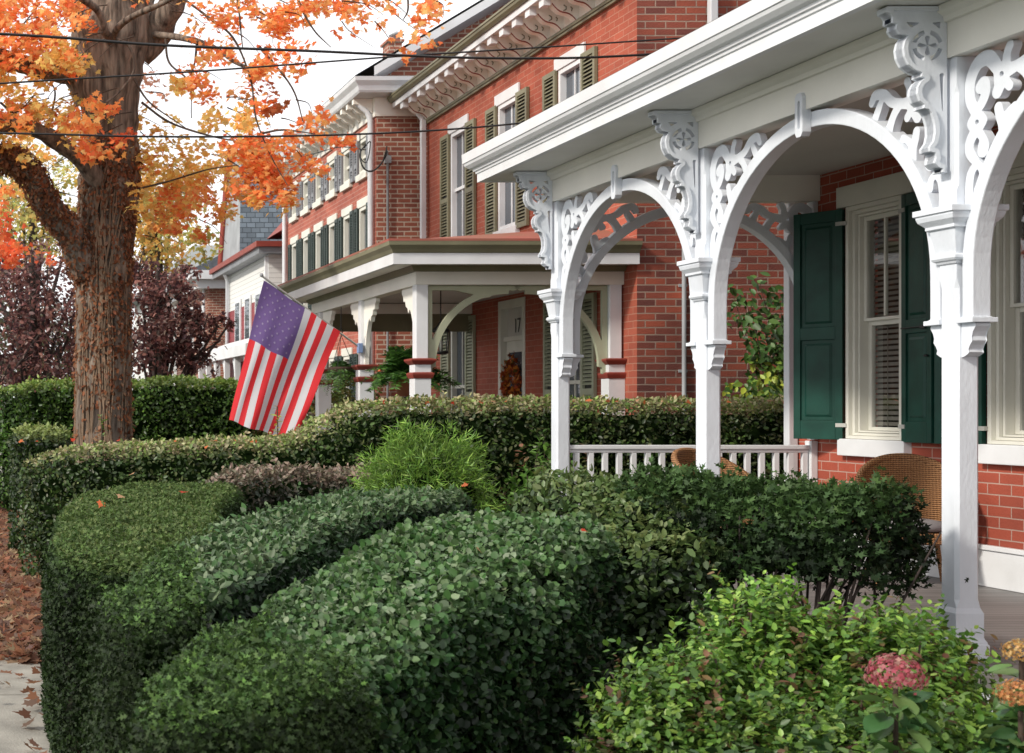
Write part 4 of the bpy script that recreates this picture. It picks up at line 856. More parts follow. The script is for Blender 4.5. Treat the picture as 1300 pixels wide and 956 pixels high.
# porch of house 4
mb = MB(); mb.add([(5.3, 28, 2.95), (5.3, 34.8, 2.95), (6.08, 34.8, 3.25), (6.08, 28, 3.25), (5.3, 28, 2.72), (5.3, 34.8, 2.72), (6.08, 34.8, 2.72), (6.08, 28, 2.72)], [(0, 1, 2, 3), (0, 4, 5, 1), (0, 3, 7, 4), (4, 7, 6, 5), (1, 5, 6, 2)]); mb.build('porch_roof', WHITE, h4)
for y in (28.3, 29.6, 30.9, 32.2, 33.5, 34.7):
    mb = MB(); mb.box(5.36, 5.48, y-.06, y+.06, .4, 2.718); mb.add([(5.4, y+.06, 2.7), (5.4, y+.5, 2.7), (5.4, y+.06, 2.1)], [(0, 1, 2)]); mb.build('porch_post', WHITE, h4)
mb = MB(); mb.box(5.32, 6.09, 28, 34.9, 0, .4); mb.build('porch_floor', GREYM, h4)
# fifth house
h5 = empty('brick_house', (6.2, 40, 0), 'distant narrow brick house with white cornice left of the white clapboard house', 'house')
mb = MB(); mb.box(6.2, 12, 38.5, 45, 0, 5.1); mb.build('wall', B_THREES, h5)
mb = MB(); mb.box(5.6, 12, 38.0, 45.5, 5.25, 5.5); mb.box(5.85, 12, 38.2, 45.3, 5.0, 5.249); mb.build('cornice', WHITE, h5)
mb = MB(); mb.add([(5.6, 38, 5.5), (12, 38, 5.5), (12, 45.5, 5.5), (5.6, 45.5, 5.5), (9, 38.4, 7.2), (9, 45.2, 7.2)], [(0, 1, 4), (1, 2, 5, 4), (2, 3, 5), (3, 0, 4, 5)]); mb.build('roof', SLATE, h5)
for y in (39.6, 41.4, 43.2):
    for z in (1.2, 3.2):
        mb = MB(); mb.box(6.15, 6.195, y-.35, y+.35, z, z+1.5); f = mb.build('window_frame', WHITE, h5); mb = MB(); mb.box(6.14, 6.148, y-.27, y+.27, z+.08, z+1.42); mb.build('pane', GLASS, f)
mb = MB(); mb.tube([(6.1, 38.6, 5.1), (6.1, 38.6, .2)], .05, 8); mb.build('downspout', WHITEM, h5)
h6 = empty('distant_house', (6.6, 55, 0), 'far pale house with grey slate roof glimpsed beside the maple trunk', 'house')
mb = MB(); mb.box(6.6, 14, 52, 62, 0, 6.2); mb.build('wall', SIDING, h6)
mb = MB(); mb.add([(6.0, 51.6, 6.2), (14, 51.6, 6.2), (14, 62.4, 6.2), (6.0, 62.4, 6.2), (8, 53, 8.0), (12, 53, 8.0), (12, 61, 8.0), (8, 61, 8.0)], [(0, 1, 5, 4), (1, 2, 6, 5), (2, 3, 7, 6), (3, 0, 4, 7), (4, 5, 6, 7), (3, 2, 1, 0)]); mb.build('roof', mat('pale_slate', (.3, .32, .33), .8), h6)

# ================================================================== WIRES
def wire(label, pts, r=.011):
    q = catmull([P(*p) for p in pts], 10); mb = MB(); mb.tube([tuple(x) for x in q], r, 6); o = mb.build('power_line', BLACK)
    tag(o, label, 'power line', 'overhead power lines crossing to the houses')
wire('topmost thick black power line sagging across the maple trunk', [(-520, 20, 11.2), (0, 43, 12.0), (200, 57, 12.3), (400, 65, 12.7), (580, 73, 13.2), (730, 73.5, 13.7), (880, 66, 14.09)], .013)
wire('thin black power line crossing the trunk just below the topmost one', [(-520, 140, 11.4), (0, 106, 12.2), (260, 90, 12.6), (500, 72, 13.1), (690, 60, 13.5), (870, 48, 14.09)], .009)
wire('lowest black power line passing in front of the upper shuttered windows', [(-520, 160, 11.3), (0, 169, 12.1), (200, 173.5, 12.4), (400, 172, 12.8), (560, 165, 13.2), (700, 152, 13.6), (880, 128, 14.09)], .010)
mb = MB()
def cab(pts, r=.009):
    mb.tube([tuple(x) for x in catmull([P(*p) for p in pts], 8)], r, 5)
cab([(300, 200, 24), (378, 199, 22.5), (430, 187, 21.6), (462, 190, 21.2), (461, 190, 21.1)]); cab([(462, 188, 21.1), (470, 180, 21.1), (466, 205, 21.1), (458, 200, 21.15), (457, 175, 21.2), (457, 170, 21.2)])
cab([(491, 186, 21.2), (489, 200, 21.1), (475, 216, 21.05), (462, 214, 21.05), (457, 196, 21.1), (464, 184, 21.1)], .012); cab([(491, 188, 21.2), (484, 208, 21.0), (470, 218, 21.0), (459, 208, 21.05), (458, 190, 21.1)], .01)
tag(mb.build('service_cable', BLACK), 'black service cable looping at the corner of the brick row house', 'cable')

# ================================================================== HEDGES
GR = [(.035, .075, .018), (.055, .11, .025), (.02, .045, .012), (.09, .13, .04)]
hedge('hedge', 'large nearest broadleaf hedge with glossy dark leaves and a rounded top', 'hedge', [(.50, 3.5), (1.05, 4.42), (1.72, 5.35), (2.52, 6.3)], [.27, .30, .42, .54], [.86, .91, 1.01, 1.16], 8500, lambda p: .018+.012*np.clip((p[:, 0]-.7)/.8, 0, 1), [(.026, .075, .022), (.045, .11, .028), (.016, .042, .014), (.07, .14, .035)], [4, 4, 3, 1], T_BROAD, .07, .30, m=GLOSSY, depth=.11, shade=.5, gap=-.5, split=lambda p: p[:, 0]+.25*vnoise(p, 2.)+.12*(p[:, 1]-4.5) < .98, top=[(.12, .19, .08), (.065, .15, .04), (.09, .17, .05), (.20, .26, .15)], spread=.75)  # pale top palette paints sky sheen onto the upper leaves
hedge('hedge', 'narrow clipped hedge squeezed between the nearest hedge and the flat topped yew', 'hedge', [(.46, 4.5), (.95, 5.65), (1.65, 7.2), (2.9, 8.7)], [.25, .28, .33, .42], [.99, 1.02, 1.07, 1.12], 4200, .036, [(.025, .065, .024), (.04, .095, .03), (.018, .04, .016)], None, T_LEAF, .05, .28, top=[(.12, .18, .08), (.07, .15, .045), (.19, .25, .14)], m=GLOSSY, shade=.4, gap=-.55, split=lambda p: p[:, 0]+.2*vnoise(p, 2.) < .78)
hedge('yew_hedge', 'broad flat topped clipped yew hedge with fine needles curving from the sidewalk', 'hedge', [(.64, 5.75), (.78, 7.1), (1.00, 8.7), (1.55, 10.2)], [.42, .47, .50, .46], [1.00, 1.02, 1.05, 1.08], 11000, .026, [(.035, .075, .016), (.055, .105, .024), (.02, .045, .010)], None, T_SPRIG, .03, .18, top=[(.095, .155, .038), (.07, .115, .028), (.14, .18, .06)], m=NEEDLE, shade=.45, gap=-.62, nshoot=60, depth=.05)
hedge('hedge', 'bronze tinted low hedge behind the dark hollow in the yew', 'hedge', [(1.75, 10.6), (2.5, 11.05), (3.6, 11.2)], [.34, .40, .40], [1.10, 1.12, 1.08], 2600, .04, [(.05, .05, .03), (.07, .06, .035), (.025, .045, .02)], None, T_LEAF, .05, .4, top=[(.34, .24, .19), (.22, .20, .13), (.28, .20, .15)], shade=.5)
hedge('hedge', 'long clipped boundary hedge stepping up towards the porch of the second house', 'hedge', [(.28, 12.35), (1.5, 12.5), (3.0, 12.55), (5.0, 12.6), (9.0, 12.7)], [.38, .42, .45, .45, .45], [1.24, 1.28, 1.30, 1.32, 1.34, 1.66, 1.69, 1.69, 1.69, 1.69, 1.69, 1.69, 1.69, 1.69, 1.69], 2000, .042, [(.05, .10, .02), (.085, .15, .03), (.028, .055, .014), (.10, .12, .04)], None, T_LEAF, .04, .3, top=[(.40, .40, .18), (.24, .34, .08), (.46, .38, .22)], shade=.8)  # warm light top palette paints the sunlit hedge top
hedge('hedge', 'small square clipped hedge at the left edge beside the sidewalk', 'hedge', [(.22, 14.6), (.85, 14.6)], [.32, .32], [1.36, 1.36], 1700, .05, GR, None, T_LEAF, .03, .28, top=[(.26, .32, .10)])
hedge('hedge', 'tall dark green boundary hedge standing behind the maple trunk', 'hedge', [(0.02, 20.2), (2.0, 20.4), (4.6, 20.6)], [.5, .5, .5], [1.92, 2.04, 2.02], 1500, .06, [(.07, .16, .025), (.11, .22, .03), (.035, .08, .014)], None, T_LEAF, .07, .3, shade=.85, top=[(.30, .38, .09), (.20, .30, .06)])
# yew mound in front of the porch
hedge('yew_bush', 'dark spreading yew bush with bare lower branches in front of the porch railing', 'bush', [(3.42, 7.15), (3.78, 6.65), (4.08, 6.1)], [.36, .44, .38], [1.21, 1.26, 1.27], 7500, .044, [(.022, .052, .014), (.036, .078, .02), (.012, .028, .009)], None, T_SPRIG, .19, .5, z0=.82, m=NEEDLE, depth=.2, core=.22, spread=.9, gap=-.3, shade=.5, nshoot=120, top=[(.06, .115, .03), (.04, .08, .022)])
mb = MB()
for i in range(80):
    a = rng.uniform(0, 6.283); b0 = (3.8+rng.normal(0, .08), 6.5+rng.normal(0, .08), 0); tq = rng.uniform(-.5, .5); e = (3.72+tq*.9+rng.normal(0, .12), 6.6-tq*.9+rng.normal(0, .15), rng.uniform(.75, 1.15)); m_ = ((b0[0]+e[0])/2+rng.normal(0, .08), (b0[1]+e[1])/2, .4)
    mb.tube([tuple(x) for x in catmull([b0, m_, e], 4)], [.014*(1-.09*k) for k in range(9)], 5)
yb = [o for o in bpy.data.objects if o.name.startswith('yew_bush')][0]; mb.build('stems', BARKD, yb)
hedge('hedge', 'light green loose shrub between the nearest hedge and the dark yew bush', 'bush', [(3.05, 7.6), (3.35, 7.0), (3.2, 6.3)], [.3, .36, .3], [1.24, 1.22, 1.0], 3600, .042, [(.06, .12, .03), (.09, .15, .04), (.03, .06, .02)], None, T_LEAF, .08, .5, gap=-.85, core=.15, depth=.1, top=[(.11, .17, .05), (.15, .19, .06)])
# feathery cypress
def dome(c, r, h, n, inner=.0):
    d = norm(rng.normal(0, 1, (n, 3))); d[:, 2] = np.abs(d[:, 2]); q = 1-inner*rng.random(n)**1.5
    return np.array(c)+d*np.array([r, r, h])*q[:, None], d
cy = empty('cypress_shrub', (2.98, 9.2, 0), 'feathery bright green thread leaf shrub rising behind the nearest hedge', 'shrub')
n = 2400; p, d = dome((2.98, 9.2, .8), .38, .60, n, .55); p += d*(.16*vnoise(d, 2.2, 9.))[:, None]+d*(.07*vnoise(d, 6., 2.))[:, None]; d2 = norm(d+rng.normal(0, .2, (n, 3))); P_, N_, D_ = [], [], []
for j in range(9):
    t = j/8; pos = p+d2*.02+(d2*t*.15+np.array([0, 0, -1])*(t*t*.07)); P_.append(pos); N_.append(rng.normal(0, 1, (n, 3))); D_.append(d2*(1.2)+np.array([0, 0, .3-.9*t])+rng.normal(0, .5, (n, 3)))
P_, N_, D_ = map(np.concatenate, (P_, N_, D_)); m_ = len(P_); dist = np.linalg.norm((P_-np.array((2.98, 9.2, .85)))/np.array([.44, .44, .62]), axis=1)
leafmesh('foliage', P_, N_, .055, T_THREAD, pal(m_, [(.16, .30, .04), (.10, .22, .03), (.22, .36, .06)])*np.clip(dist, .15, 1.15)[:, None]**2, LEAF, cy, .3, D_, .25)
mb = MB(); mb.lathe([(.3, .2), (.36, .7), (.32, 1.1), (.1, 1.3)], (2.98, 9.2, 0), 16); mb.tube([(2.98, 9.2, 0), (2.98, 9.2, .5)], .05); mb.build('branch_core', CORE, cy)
# spirea-like foreground bush
def shootbush(name, label, blobs, n, cols, w, size, L=.12, k=11, mt=LEAF):
    root = empty(name, (blobs[0][0], blobs[0][1], 0), label, 'bush'); A_, B_ = [], []
    for (x, y, z, r, h, q) in blobs:
        pp, dd = dome((x, y, z), r, h, int(n*q), .35); A_.append(pp); B_.append(dd)
    p, d = np.concatenate(A_), np.concatenate(B_); ax = norm(d*.7+np.array([0, 0, .9])+rng.normal(0, .35, d.shape)); p = p+ax*(rng.random(len(p))**3*.08)[:, None]
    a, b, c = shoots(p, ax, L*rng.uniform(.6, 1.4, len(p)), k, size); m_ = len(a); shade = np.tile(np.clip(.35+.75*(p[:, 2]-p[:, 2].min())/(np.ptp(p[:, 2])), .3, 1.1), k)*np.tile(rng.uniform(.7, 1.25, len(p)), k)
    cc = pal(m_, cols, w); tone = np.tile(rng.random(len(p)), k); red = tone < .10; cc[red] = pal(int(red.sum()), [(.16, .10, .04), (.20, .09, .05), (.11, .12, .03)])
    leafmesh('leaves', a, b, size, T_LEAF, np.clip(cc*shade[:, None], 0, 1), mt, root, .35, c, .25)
    mb = MB()
    for i in range(0, len(p), max(1, len(p)//160)): mb.tube([(blobs[0][0]+(p[i, 0]-blobs[0][0])*.4, blobs[0][1]+(p[i, 1]-blobs[0][1])*.4, 0.02), tuple(p[i]-ax[i]*.08), tuple(p[i]+ax[i]*L)], .004, 4)
    mb.build('stems', TWIG, root); return root
YG = [(.17, .32, .045), (.11, .24, .035), (.27, .42, .07), (.07, .16, .025)]
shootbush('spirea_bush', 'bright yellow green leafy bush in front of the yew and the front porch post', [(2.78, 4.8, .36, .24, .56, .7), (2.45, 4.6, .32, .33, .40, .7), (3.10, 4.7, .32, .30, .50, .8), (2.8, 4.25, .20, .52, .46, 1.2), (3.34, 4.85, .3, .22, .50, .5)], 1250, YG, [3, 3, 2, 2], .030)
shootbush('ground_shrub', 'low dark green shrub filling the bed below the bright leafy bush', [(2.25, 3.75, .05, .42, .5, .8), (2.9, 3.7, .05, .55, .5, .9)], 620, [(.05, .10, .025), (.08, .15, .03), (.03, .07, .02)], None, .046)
# hydrangeas
_bv = []; _bf = []
for _i in range(9):
    _t = _i/8; _w = .36*math.sin(math.pi*min(1, _t*.93+.06))**.8
    for _j in range(-2, 3): _bv.append((_w*_j/2, _t, .10*abs(_j)/2-.28*_t*_t+.02*math.sin(_t*26)*abs(_j)/2))
_bf = [(i*5+j, i*5+j+1, i*5+j+6, i*5+j+5) for i in range(8) for j in range(4)]
T_BIG = (np.array(_bv), _bf)
def hydrangea(label, c, r, cols, nl=26):
    root = empty('hydrangea', (c[0], c[1], 0), label, 'flower', 'hydrangea heads by the porch'); n = 620
    d = norm(rng.normal(0, 1, (n, 3))); k = d[:, 2] > -.5; d = d[k]; n = len(d); p = np.array(c)+d*np.array([r, r, r*.8])*(1+rng.normal(0, .09, (n, 1)))
    tv = np.array([(0, 0, 0)]+[(math.cos(a)*(1 if i % 2 == 0 else .5), math.sin(a)*(1 if i % 2 == 0 else .5), .12) for i, a in enumerate(np.arange(8)*math.pi/4)]); tf = [(0, 8 if i == 0 else i*2, i*2+1, i*2+2) if i else (0, 8, 1, 2) for i in range(4)]
    leafmesh('petals', p, d*2, r*.11, (tv, tf), pal(n, cols, None, .3), LEAFT, root, .35)
    a = rng.uniform(0, 6.283, nl); q = np.stack([c[0]+np.cos(a)*r*rng.uniform(.2, .9, nl), c[1]+np.sin(a)*r*rng.uniform(.2, .9, nl), c[2]-r*.7-rng.random(nl)*.22], 1)
    leafmesh('leaves', q, np.tile([0, 0, 1.], (nl, 1)), .085, T_BIG, pal(nl, [(.05, .13, .04), (.09, .18, .05), (.12, .2, .06)]), LEAF, root, .45, np.stack([np.cos(a), np.sin(a), np.zeros(nl)], 1)*2, .3)
    mb = MB(); mb.tube([(c[0], c[1], 0), (c[0], c[1], c[2]-r*.3)], .007); mb.build('stem', TWIG, root)
hydrangea('dusty pink hydrangea head at the foot of the bright leafy bush', P(1137, 858, 3.9), .07, [(.50, .12, .16), (.60, .22, .24), (.42, .10, .12), (.5, .3, .25)])
hydrangea('yellow and tan hydrangea head in front of the grey porch floor', P(1297, 828, 4.0), .045, [(.62, .38, .14), (.66, .48, .22), (.5, .28, .1)])
hydrangea('peach orange hydrangea head, lowest of the blooms at the right edge', P(1296, 884, 3.9), .055, [(.62, .30, .12), (.66, .42, .2), (.5, .22, .1)])
n = 60; # vine by the side wall
vine = empty('wall_shrub', (7.75, 13.5, 0), 'leafy young tree with yellowing leaves against the side brick wall', 'shrub')
mb = MB(); st = []
for (u, v) in ((945, 375), (965, 360), (990, 372), (1000, 395), (960, 420), (985, 430), (1003, 450), (948, 490), (975, 485), (1002, 480), (925, 495), (930, 370), (1015, 410), (1000, 500)):
    e = P(u, v, 13.4+rng.uniform(-.2, .3)); b0 = (7.8+rng.normal(0, .05), 13.5, 0); m_ = ((b0[0]+e[0])/2+.15, 13.5, e[2]*.6); q = catmull([b0, m_, e], 8); mb.tube([tuple(x) for x in q], [.012*(1-.05*k) for k in range(len(q))], 5); st.append(q[9:])
mb.build('stems', TWIG, vine); q = np.concatenate(st); n = 1300; idx = rng.integers(0, len(q), n); p = q[idx]+rng.normal(0, .06, (n, 3)); cc = pal(n, [(.06, .14, .03), (.09, .18, .04), (.04, .09, .02)]); y = (p[:, 2] < 2.1) & (rng.random(n) < .5); cc[y] = pal(int(y.sum()), [(.35, .42, .05), (.2, .3, .05)])
leafmesh('leaves', p, np.tile([0, -.8, .5], (n, 1)), .085, T_LEAF, cc, LEAF, vine, .5, np.tile([0, 0, -.8], (n, 1)), .6)
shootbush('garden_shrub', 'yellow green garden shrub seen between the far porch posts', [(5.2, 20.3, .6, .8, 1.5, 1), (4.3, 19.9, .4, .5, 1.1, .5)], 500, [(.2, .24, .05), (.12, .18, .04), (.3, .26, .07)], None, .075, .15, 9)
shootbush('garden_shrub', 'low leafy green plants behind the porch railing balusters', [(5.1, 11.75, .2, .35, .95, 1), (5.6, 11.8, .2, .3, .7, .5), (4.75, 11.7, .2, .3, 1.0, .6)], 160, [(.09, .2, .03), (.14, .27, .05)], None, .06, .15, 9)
def stalk(label, c, h, cols):
    root = empty('tall_weed', (c[0], c[1], 0), label, 'plant'); mb = MB(); mb.tube([(c[0], c[1], 0), (c[0]+.01, c[1], c[2]*.6), (c[0], c[1], c[2])], .006); mb.build('stem', TWIG, root)
    n = 26; t = rng.random(n); p = np.stack([np.full(n, c[0]), np.full(n, c[1]), c[2]-t*h], 1); a = rng.uniform(0, 6.28, n); leafmesh('leaves', p, np.tile([0, 0, 1.], (n, 1)), .06, T_LEAF, pal(n, cols), LEAF, root, .3, np.stack([np.cos(a), np.sin(a), np.full(n, .6)], 1), .2)
stalk('slender green weed stalk rising in front of the maple trunk', P(129, 527, 13.1), .4, [(.2, .3, .05), (.12, .22, .04)])
stalk('slender yellow weed stalk standing against the hanging flag', P(352, 516, 13.1), .42, [(.6, .45, .08), (.3, .35, .08)])

# ================================================================== MAPLE
TY = 18.
def TP(u, v, dy=0): return P(u, v, TY+dy)
tb = TP(131, 671); maple = empty('maple_tree', (tb[0], tb[1], 0), 'huge old maple with orange autumn leaves and a dark fissured trunk', 'tree')
def flute(a, t): return 1+.07*math.sin(3*a+1+t*2)+.05*math.sin(7*a+t*5)+.03*math.sin(13*a)
mb = MB(); tpts = [(131, 690), (131, 600), (131, 500), (131, 400), (132, 320), (137, 250), (141, 200), (142, 150), (141, 100), (142, 50), (146, 0)]
q = catmull([TP(*x) for x in tpts], 8); rad = np.interp(np.linspace(0, 1, len(q)), np.linspace(0, 1, 11), [.48, .38, .345, .335, .345, .37, .35, .35, .42, .51, .48])
mb.tube([tuple(x) for x in q], list(rad), 56, jit=.12, flute=flute); TRUNK = mb.build('trunk', BARK, maple)
def limb(pts, r0, r1, name='limb', m=BARK, seg=18):
    mb = MB(); q = catmull([TP(*x) for x in pts], 7); n = len(q); mb.tube([tuple(x) for x in q], [r0+(r1-r0)*k/(n-1) for k in range(n)], seg, jit=.25); return mb.build(name, m, maple)
L1 = [(108, 350, -.1), (92, 300, -.3), (62, 262, -.5), (35, 215, -.7), (0, 198, -.9), (-60, 190, -1.2), (-140, 150, -2)]
limb(L1, .20, .11)
limb([(125, 232, -.25), (105, 205, -.4), (70, 178, -.6), (40, 163, -.8), (0, 158, -1), (-70, 170, -1.5)], .13, .09)
limb([(110, 130, .1), (95, 95, 0), (70, 90, -.2), (30, 82, -.6), (0, 70, -1), (-80, 40, -2)], .2, .07)
limb([(175, 70, 0), (200, 40, -.1), (215, 10, -.3), (240, -30, -.5), (330, -100, -1)], .22, .14)
limb([(120, 40, 0), (105, -30, .2), (85, -90, .4), (60, -200, 1)], .3, .2); limb([(160, 40, 0), (175, -30, .4), (200, -100, .8), (230, -250, 1)], .32, .2)
limb([(143, 50, -.5), (150, 35, -.8), (170, 20, -1.1), (215, 0, -1.5), (290, -40, -2)], .05, .03, seg=8)
limb([(143, 50, -.5), (133, 40, -.7), (125, 15, -.9), (100, -5, -1.2), (80, -20, -1.4)], .06, .04, seg=8)
limb([(196, 44, -.3), (225, 47, -.6), (252, 53, -.9), (275, 62, -1.2), (300, 80, -1.4), (330, 90, -1.6)], .05, .015, seg=8)
limb([(148, 50, -.55), (165, 60, -.6), (170, 90, -.6), (150, 118, -.62), (133, 131, -.7)], .025, .012, seg=6)
tw = [[(235, 0, -1), (262, 20, -1.2), (296, 48, -1.5), (318, 100, -1.8), (325, 150, -2), (345, 200, -2.2), (365, 235, -2.4)], [(300, -30, -1), (305, 30, -1.5), (308, 60, -1.6)], [(210, 50, -.6), (215, 80, -.8), (240, 105, -1), (243, 150, -1)],
      [(250, 55, -1), (247, 80, -1), (242, 95, -1)], [(180, 130, -.4), (215, 155, -.6), (265, 172, -1), (310, 180, -1.4), (350, 178, -1.8)], [(170, 100, -.5), (190, 130, -.7), (235, 162, -1)], [(175, 240, -.2), (215, 230, -.6), (265, 215, -1), (300, 210, -1.3)],
      [(370, -20, -2), (385, 15, -2.2), (400, 40, -2.4), (420, 60, -2.5)], [(515, -30, -3), (518, 10, -3), (512, 25, -3)], [(330, 60, -1.6), (370, 110, -2), (385, 155, -2.2)], [(0, 130, -1), (20, 143, -1), (45, 120, -.8)], [(0, 60, -1.5), (30, 30, -1.2), (50, 5, -1)],
      [(60, 165, -.6), (70, 120, -.6), (62, 100, -.6)], [(330, 170, -2), (360, 165, -2.2), (400, 170, -2.3)]]
for t in tw: limb(t, .018, .006, 'twig', TWIG, 5)
OR = [(.93, .30, .09), (.95, .42, .13), (.92, .23, .08), (.93, .52, .20)]; YO = [(.94, .58, .16), (.93, .66, .24), (.93, .45, .12), (.80, .62, .20)]; GY = [(.62, .58, .18), (.45, .48, .15), (.85, .60, .18)]; RD = [(.93, .17, .07), (.90, .26, .10)]
clumps = [  # u, v, dy, ru, rv, n, palette
 (25, 25, -1.5, 45, 30, 700, OR), (60, 60, -1.2, 40, 28, 500, OR), (10, 75, -1.5, 25, 20, 260, OR), (20, 110, -1, 40, 25, 320, YO), (70, 140, -.8, 35, 20, 230, YO), (20, 140, -1, 35, 18, 260, OR), (90, 155, -1, 22, 14, 160, OR), (15, 185, -1, 25, 15, 150, YO), (75, 70, -1.6, 25, 18, 260, YO), (100, 75, -1.9, 12, 10, 60, YO),
 (60, 10, -1, 60, 14, 300, OR), (40, 215, 1.5, 45, 35, 200, YO), (25, 270, 3, 40, 30, 300, GY), (10, 245, 2, 15, 20, 100, OR), (12, 322, 1, 28, 10, 260, RD), (75, 230, 3, 30, 30, 120, GY), (5, 290, 1, 10, 12, 60, RD),
 (125, 140, -1.2, 13, 8, 55, OR), (125, 192, -1.3, 22, 13, 150, OR), (147, 175, -1.3, 12, 9, 50, RD), (105, 165, -1.2, 15, 10, 90, YO),
 (215, 225, .5, 42, 35, 520, YO), (270, 215, 0, 38, 32, 480, YO), (230, 265, .5, 42, 28, 380, OR), (190, 290, 1, 25, 22, 230, YO), (245, 300, 1.5, 40, 20, 240, GY), (215, 180, 0, 38, 25, 260, YO), (185, 255, .3, 15, 25, 140, YO), (270, 255, 0, 20, 14, 120, OR),
 (330, 215, -1.4, 34, 25, 560, OR), (355, 240, -1.6, 25, 14, 260, OR), (310, 185, -1.2, 25, 14, 200, OR), (300, 150, -1.4, 30, 14, 150, YO), (385, 170, -1.8, 35, 12, 160, OR), (400, 150, -2, 15, 8, 50, OR), (350, 260, -1.6, 20, 10, 70, YO), (345, 195, -1.5, 20, 14, 160, OR), (385, 215, -1.8, 20, 10, 60, OR),
 (255, 100, -.8, 22, 18, 130, OR), (225, 105, -.6, 18, 14, 60, YO), (290, 60, -1.4, 28, 20, 150, OR), (330, 85, -1.5, 32, 14, 200, OR), (345, 30, -1.5, 40, 18, 280, OR), (300, 15, -1.3, 40, 18, 160, OR), (375, 15, -1.8, 20, 18, 130, OR), (325, 125, -1.6, 22, 12, 70, OR), (345, 130, -1.6, 12, 14, 45, [(.55, .2, .08)]), (265, 30, -1, 25, 18, 60, OR), (370, 80, -1.8, 18, 14, 60, OR),
 (425, 5, -2, 60, 8, 180, OR), (480, 8, -2.5, 45, 10, 120, OR), (555, 5, -3, 18, 12, 60, OR), (420, 35, -2.5, 25, 14, 22, OR), (490, 35, -2.7, 25, 12, 14, OR), (527, 30, -3, 12, 8, 35, OR), (535, 52, -3, 10, 5, 20, OR), (470, 45, -3, 30, 15, 10, OR), (510, 72, -3, 10, 6, 14, OR),
 (200, 60, 1, 25, 40, 40, OR), (195, 120, 1.5, 22, 35, 60, [(.6, .3, .2)]), (180, 200, 1, 12, 30, 60, YO),
 (60, -60, 0, 90, 50, 500, OR), (250, -60, -1, 120, 45, 500, OR), (420, -60, -2, 80, 40, 250, OR), (-80, 60, -1.5, 70, 90, 500, OR), (-80, 230, -1, 60, 60, 250, YO), (150, -200, 0, 200, 80, 900, OR)]
A_, N_, C_, S_ = [], [], [], []
for (u, v, dy, ru, rv, n, pa) in clumps:
    n = int(n*(1.05 if pa is YO or pa is GY else 1.2))
    # sub-sprays give gaps
    k = max(2, n//20); su = rng.normal(0, ru*.66, k); sv = rng.normal(0, rv*.66, k); sd = rng.normal(0, .45, k); w = rng.integers(0, k, n)
    uu = u+su[w]+rng.normal(0, 7.0, n); vv = v+sv[w]+rng.normal(0, 5.5, n); YY = TY+dy+sd[w]+rng.normal(0, .12, n)
    A_.append(np.stack([(uu-U0)*YY/F, YY, H-(vv-V0)*YY/F], 1)); N_.append(np.tile([0, -.5, .75], (n, 1))+rng.normal(0, .35, (k, 3))[w])
    c = pal(n, pa, None, .2); C_.append(c*rng.uniform(.85, 1.1, k)[w][:, None])
for (u, v, dy, ru, rv, n, pa) in clumps:
    if v < -50: continue
    for k in range(2 if n > 200 else 1):
        u1, v1 = u+rng.normal(0, ru*.7), v+rng.normal(0, rv*.7); d = 1 if u > 140 else -1
        u0, v0 = u1-d*rng.uniform(20, 55), v1-rng.uniform(10, 40)
        twb = MB(); twb.tube([tuple(x) for x in catmull([P(u0, v0, TY+dy), P((u0+u1)/2+rng.normal(0, 5), (v0+v1)/2-5, TY+dy+.05), P(u1, v1, TY+dy)], 4)], [.009-.0008*i for i in range(9)], 4); twb.build('twig', TWIG, maple)
A_, N_, C_ = map(np.concatenate, (A_, N_, C_))
leafmesh('crown', A_, N_, .082, T_MAPLE, np.clip(C_, 0, .97), LEAFT, maple, .45, np.tile([0, 0, -.9], (len(A_), 1)), .8)
# ivy on trunk and low limb
q = catmull([TP(*x) for x in tpts], 8); n = 13000; tt = rng.random(n)**.75; a = rng.uniform(0, 2*math.pi, n)
i0 = tt*(len(q)*.66-12)+10; cen = np.stack([np.interp(i0, range(len(q)), q[:, j]) for j in range(3)], 1); rr = np.interp(i0, range(len(q)), rad)*1.05+.015
keep = (vnoise(np.stack([np.cos(a)*.5, np.sin(a)*.5, cen[:, 2]*.35], 1), 3.0) > -.12) | (rng.random(n) < .35); keep &= rng.random(n) < np.interp(cen[:, 2], [0, 1.6, 4, 5.5], [.35, .6, 1, .4])
od = np.stack([np.cos(a), np.sin(a), np.zeros(n)], 1); p = (cen+od*rr[:, None])[keep]; od = od[keep]
q2 = catmull([TP(*x) for x in L1], 8); m2 = 5200; j0 = rng.random(m2)*(len(q2)*.72); c2 = np.stack([np.interp(j0, range(len(q2)), q2[:, j]) for j in range(3)], 1); d2 = norm(rng.normal(0, 1, (m2, 3))); p2 = c2+d2*.195
ivy = empty('climbing_ivy', (tb[0], tb[1]-.4, 0), 'dried rusty brown ivy climbing the maple trunk and its lowest limb', 'ivy')
pp = np.concatenate([p, p2]); dd = np.concatenate([od, d2]); n = len(pp)
leafmesh('leaves', pp, dd, .058, T_LEAF, pal(n, [(.30, .12, .06), (.38, .16, .08), (.16, .07, .04), (.42, .25, .16)], [4, 3, 3, 2]), LEAFT, ivy, .6, np.tile([0, 0, -1.], (n, 1)), .5)
mb = MB()
for k in range(34):
    a0 = rng.uniform(math.pi*.95, math.pi*2.1); pts = []
    for i in range(12):
        s_ = 4+i*4.2; i1 = min(s_, len(q)*.66); cen = [np.interp(i1, range(len(q)), q[:, j]) for j in range(3)]; r_ = np.interp(i1, range(len(q)), rad)*1.07; a1 = a0+.12*math.sin(i*1.3+k)+.05*i*(-1)**k
        pts.append((cen[0]+r_*math.cos(a1), cen[1]+r_*math.sin(a1), cen[2]))
    mb.tube(pts, .011, 5)
mb.build('stems', mat('ivy_stem', (.22, .15, .10), .9, .3), ivy)

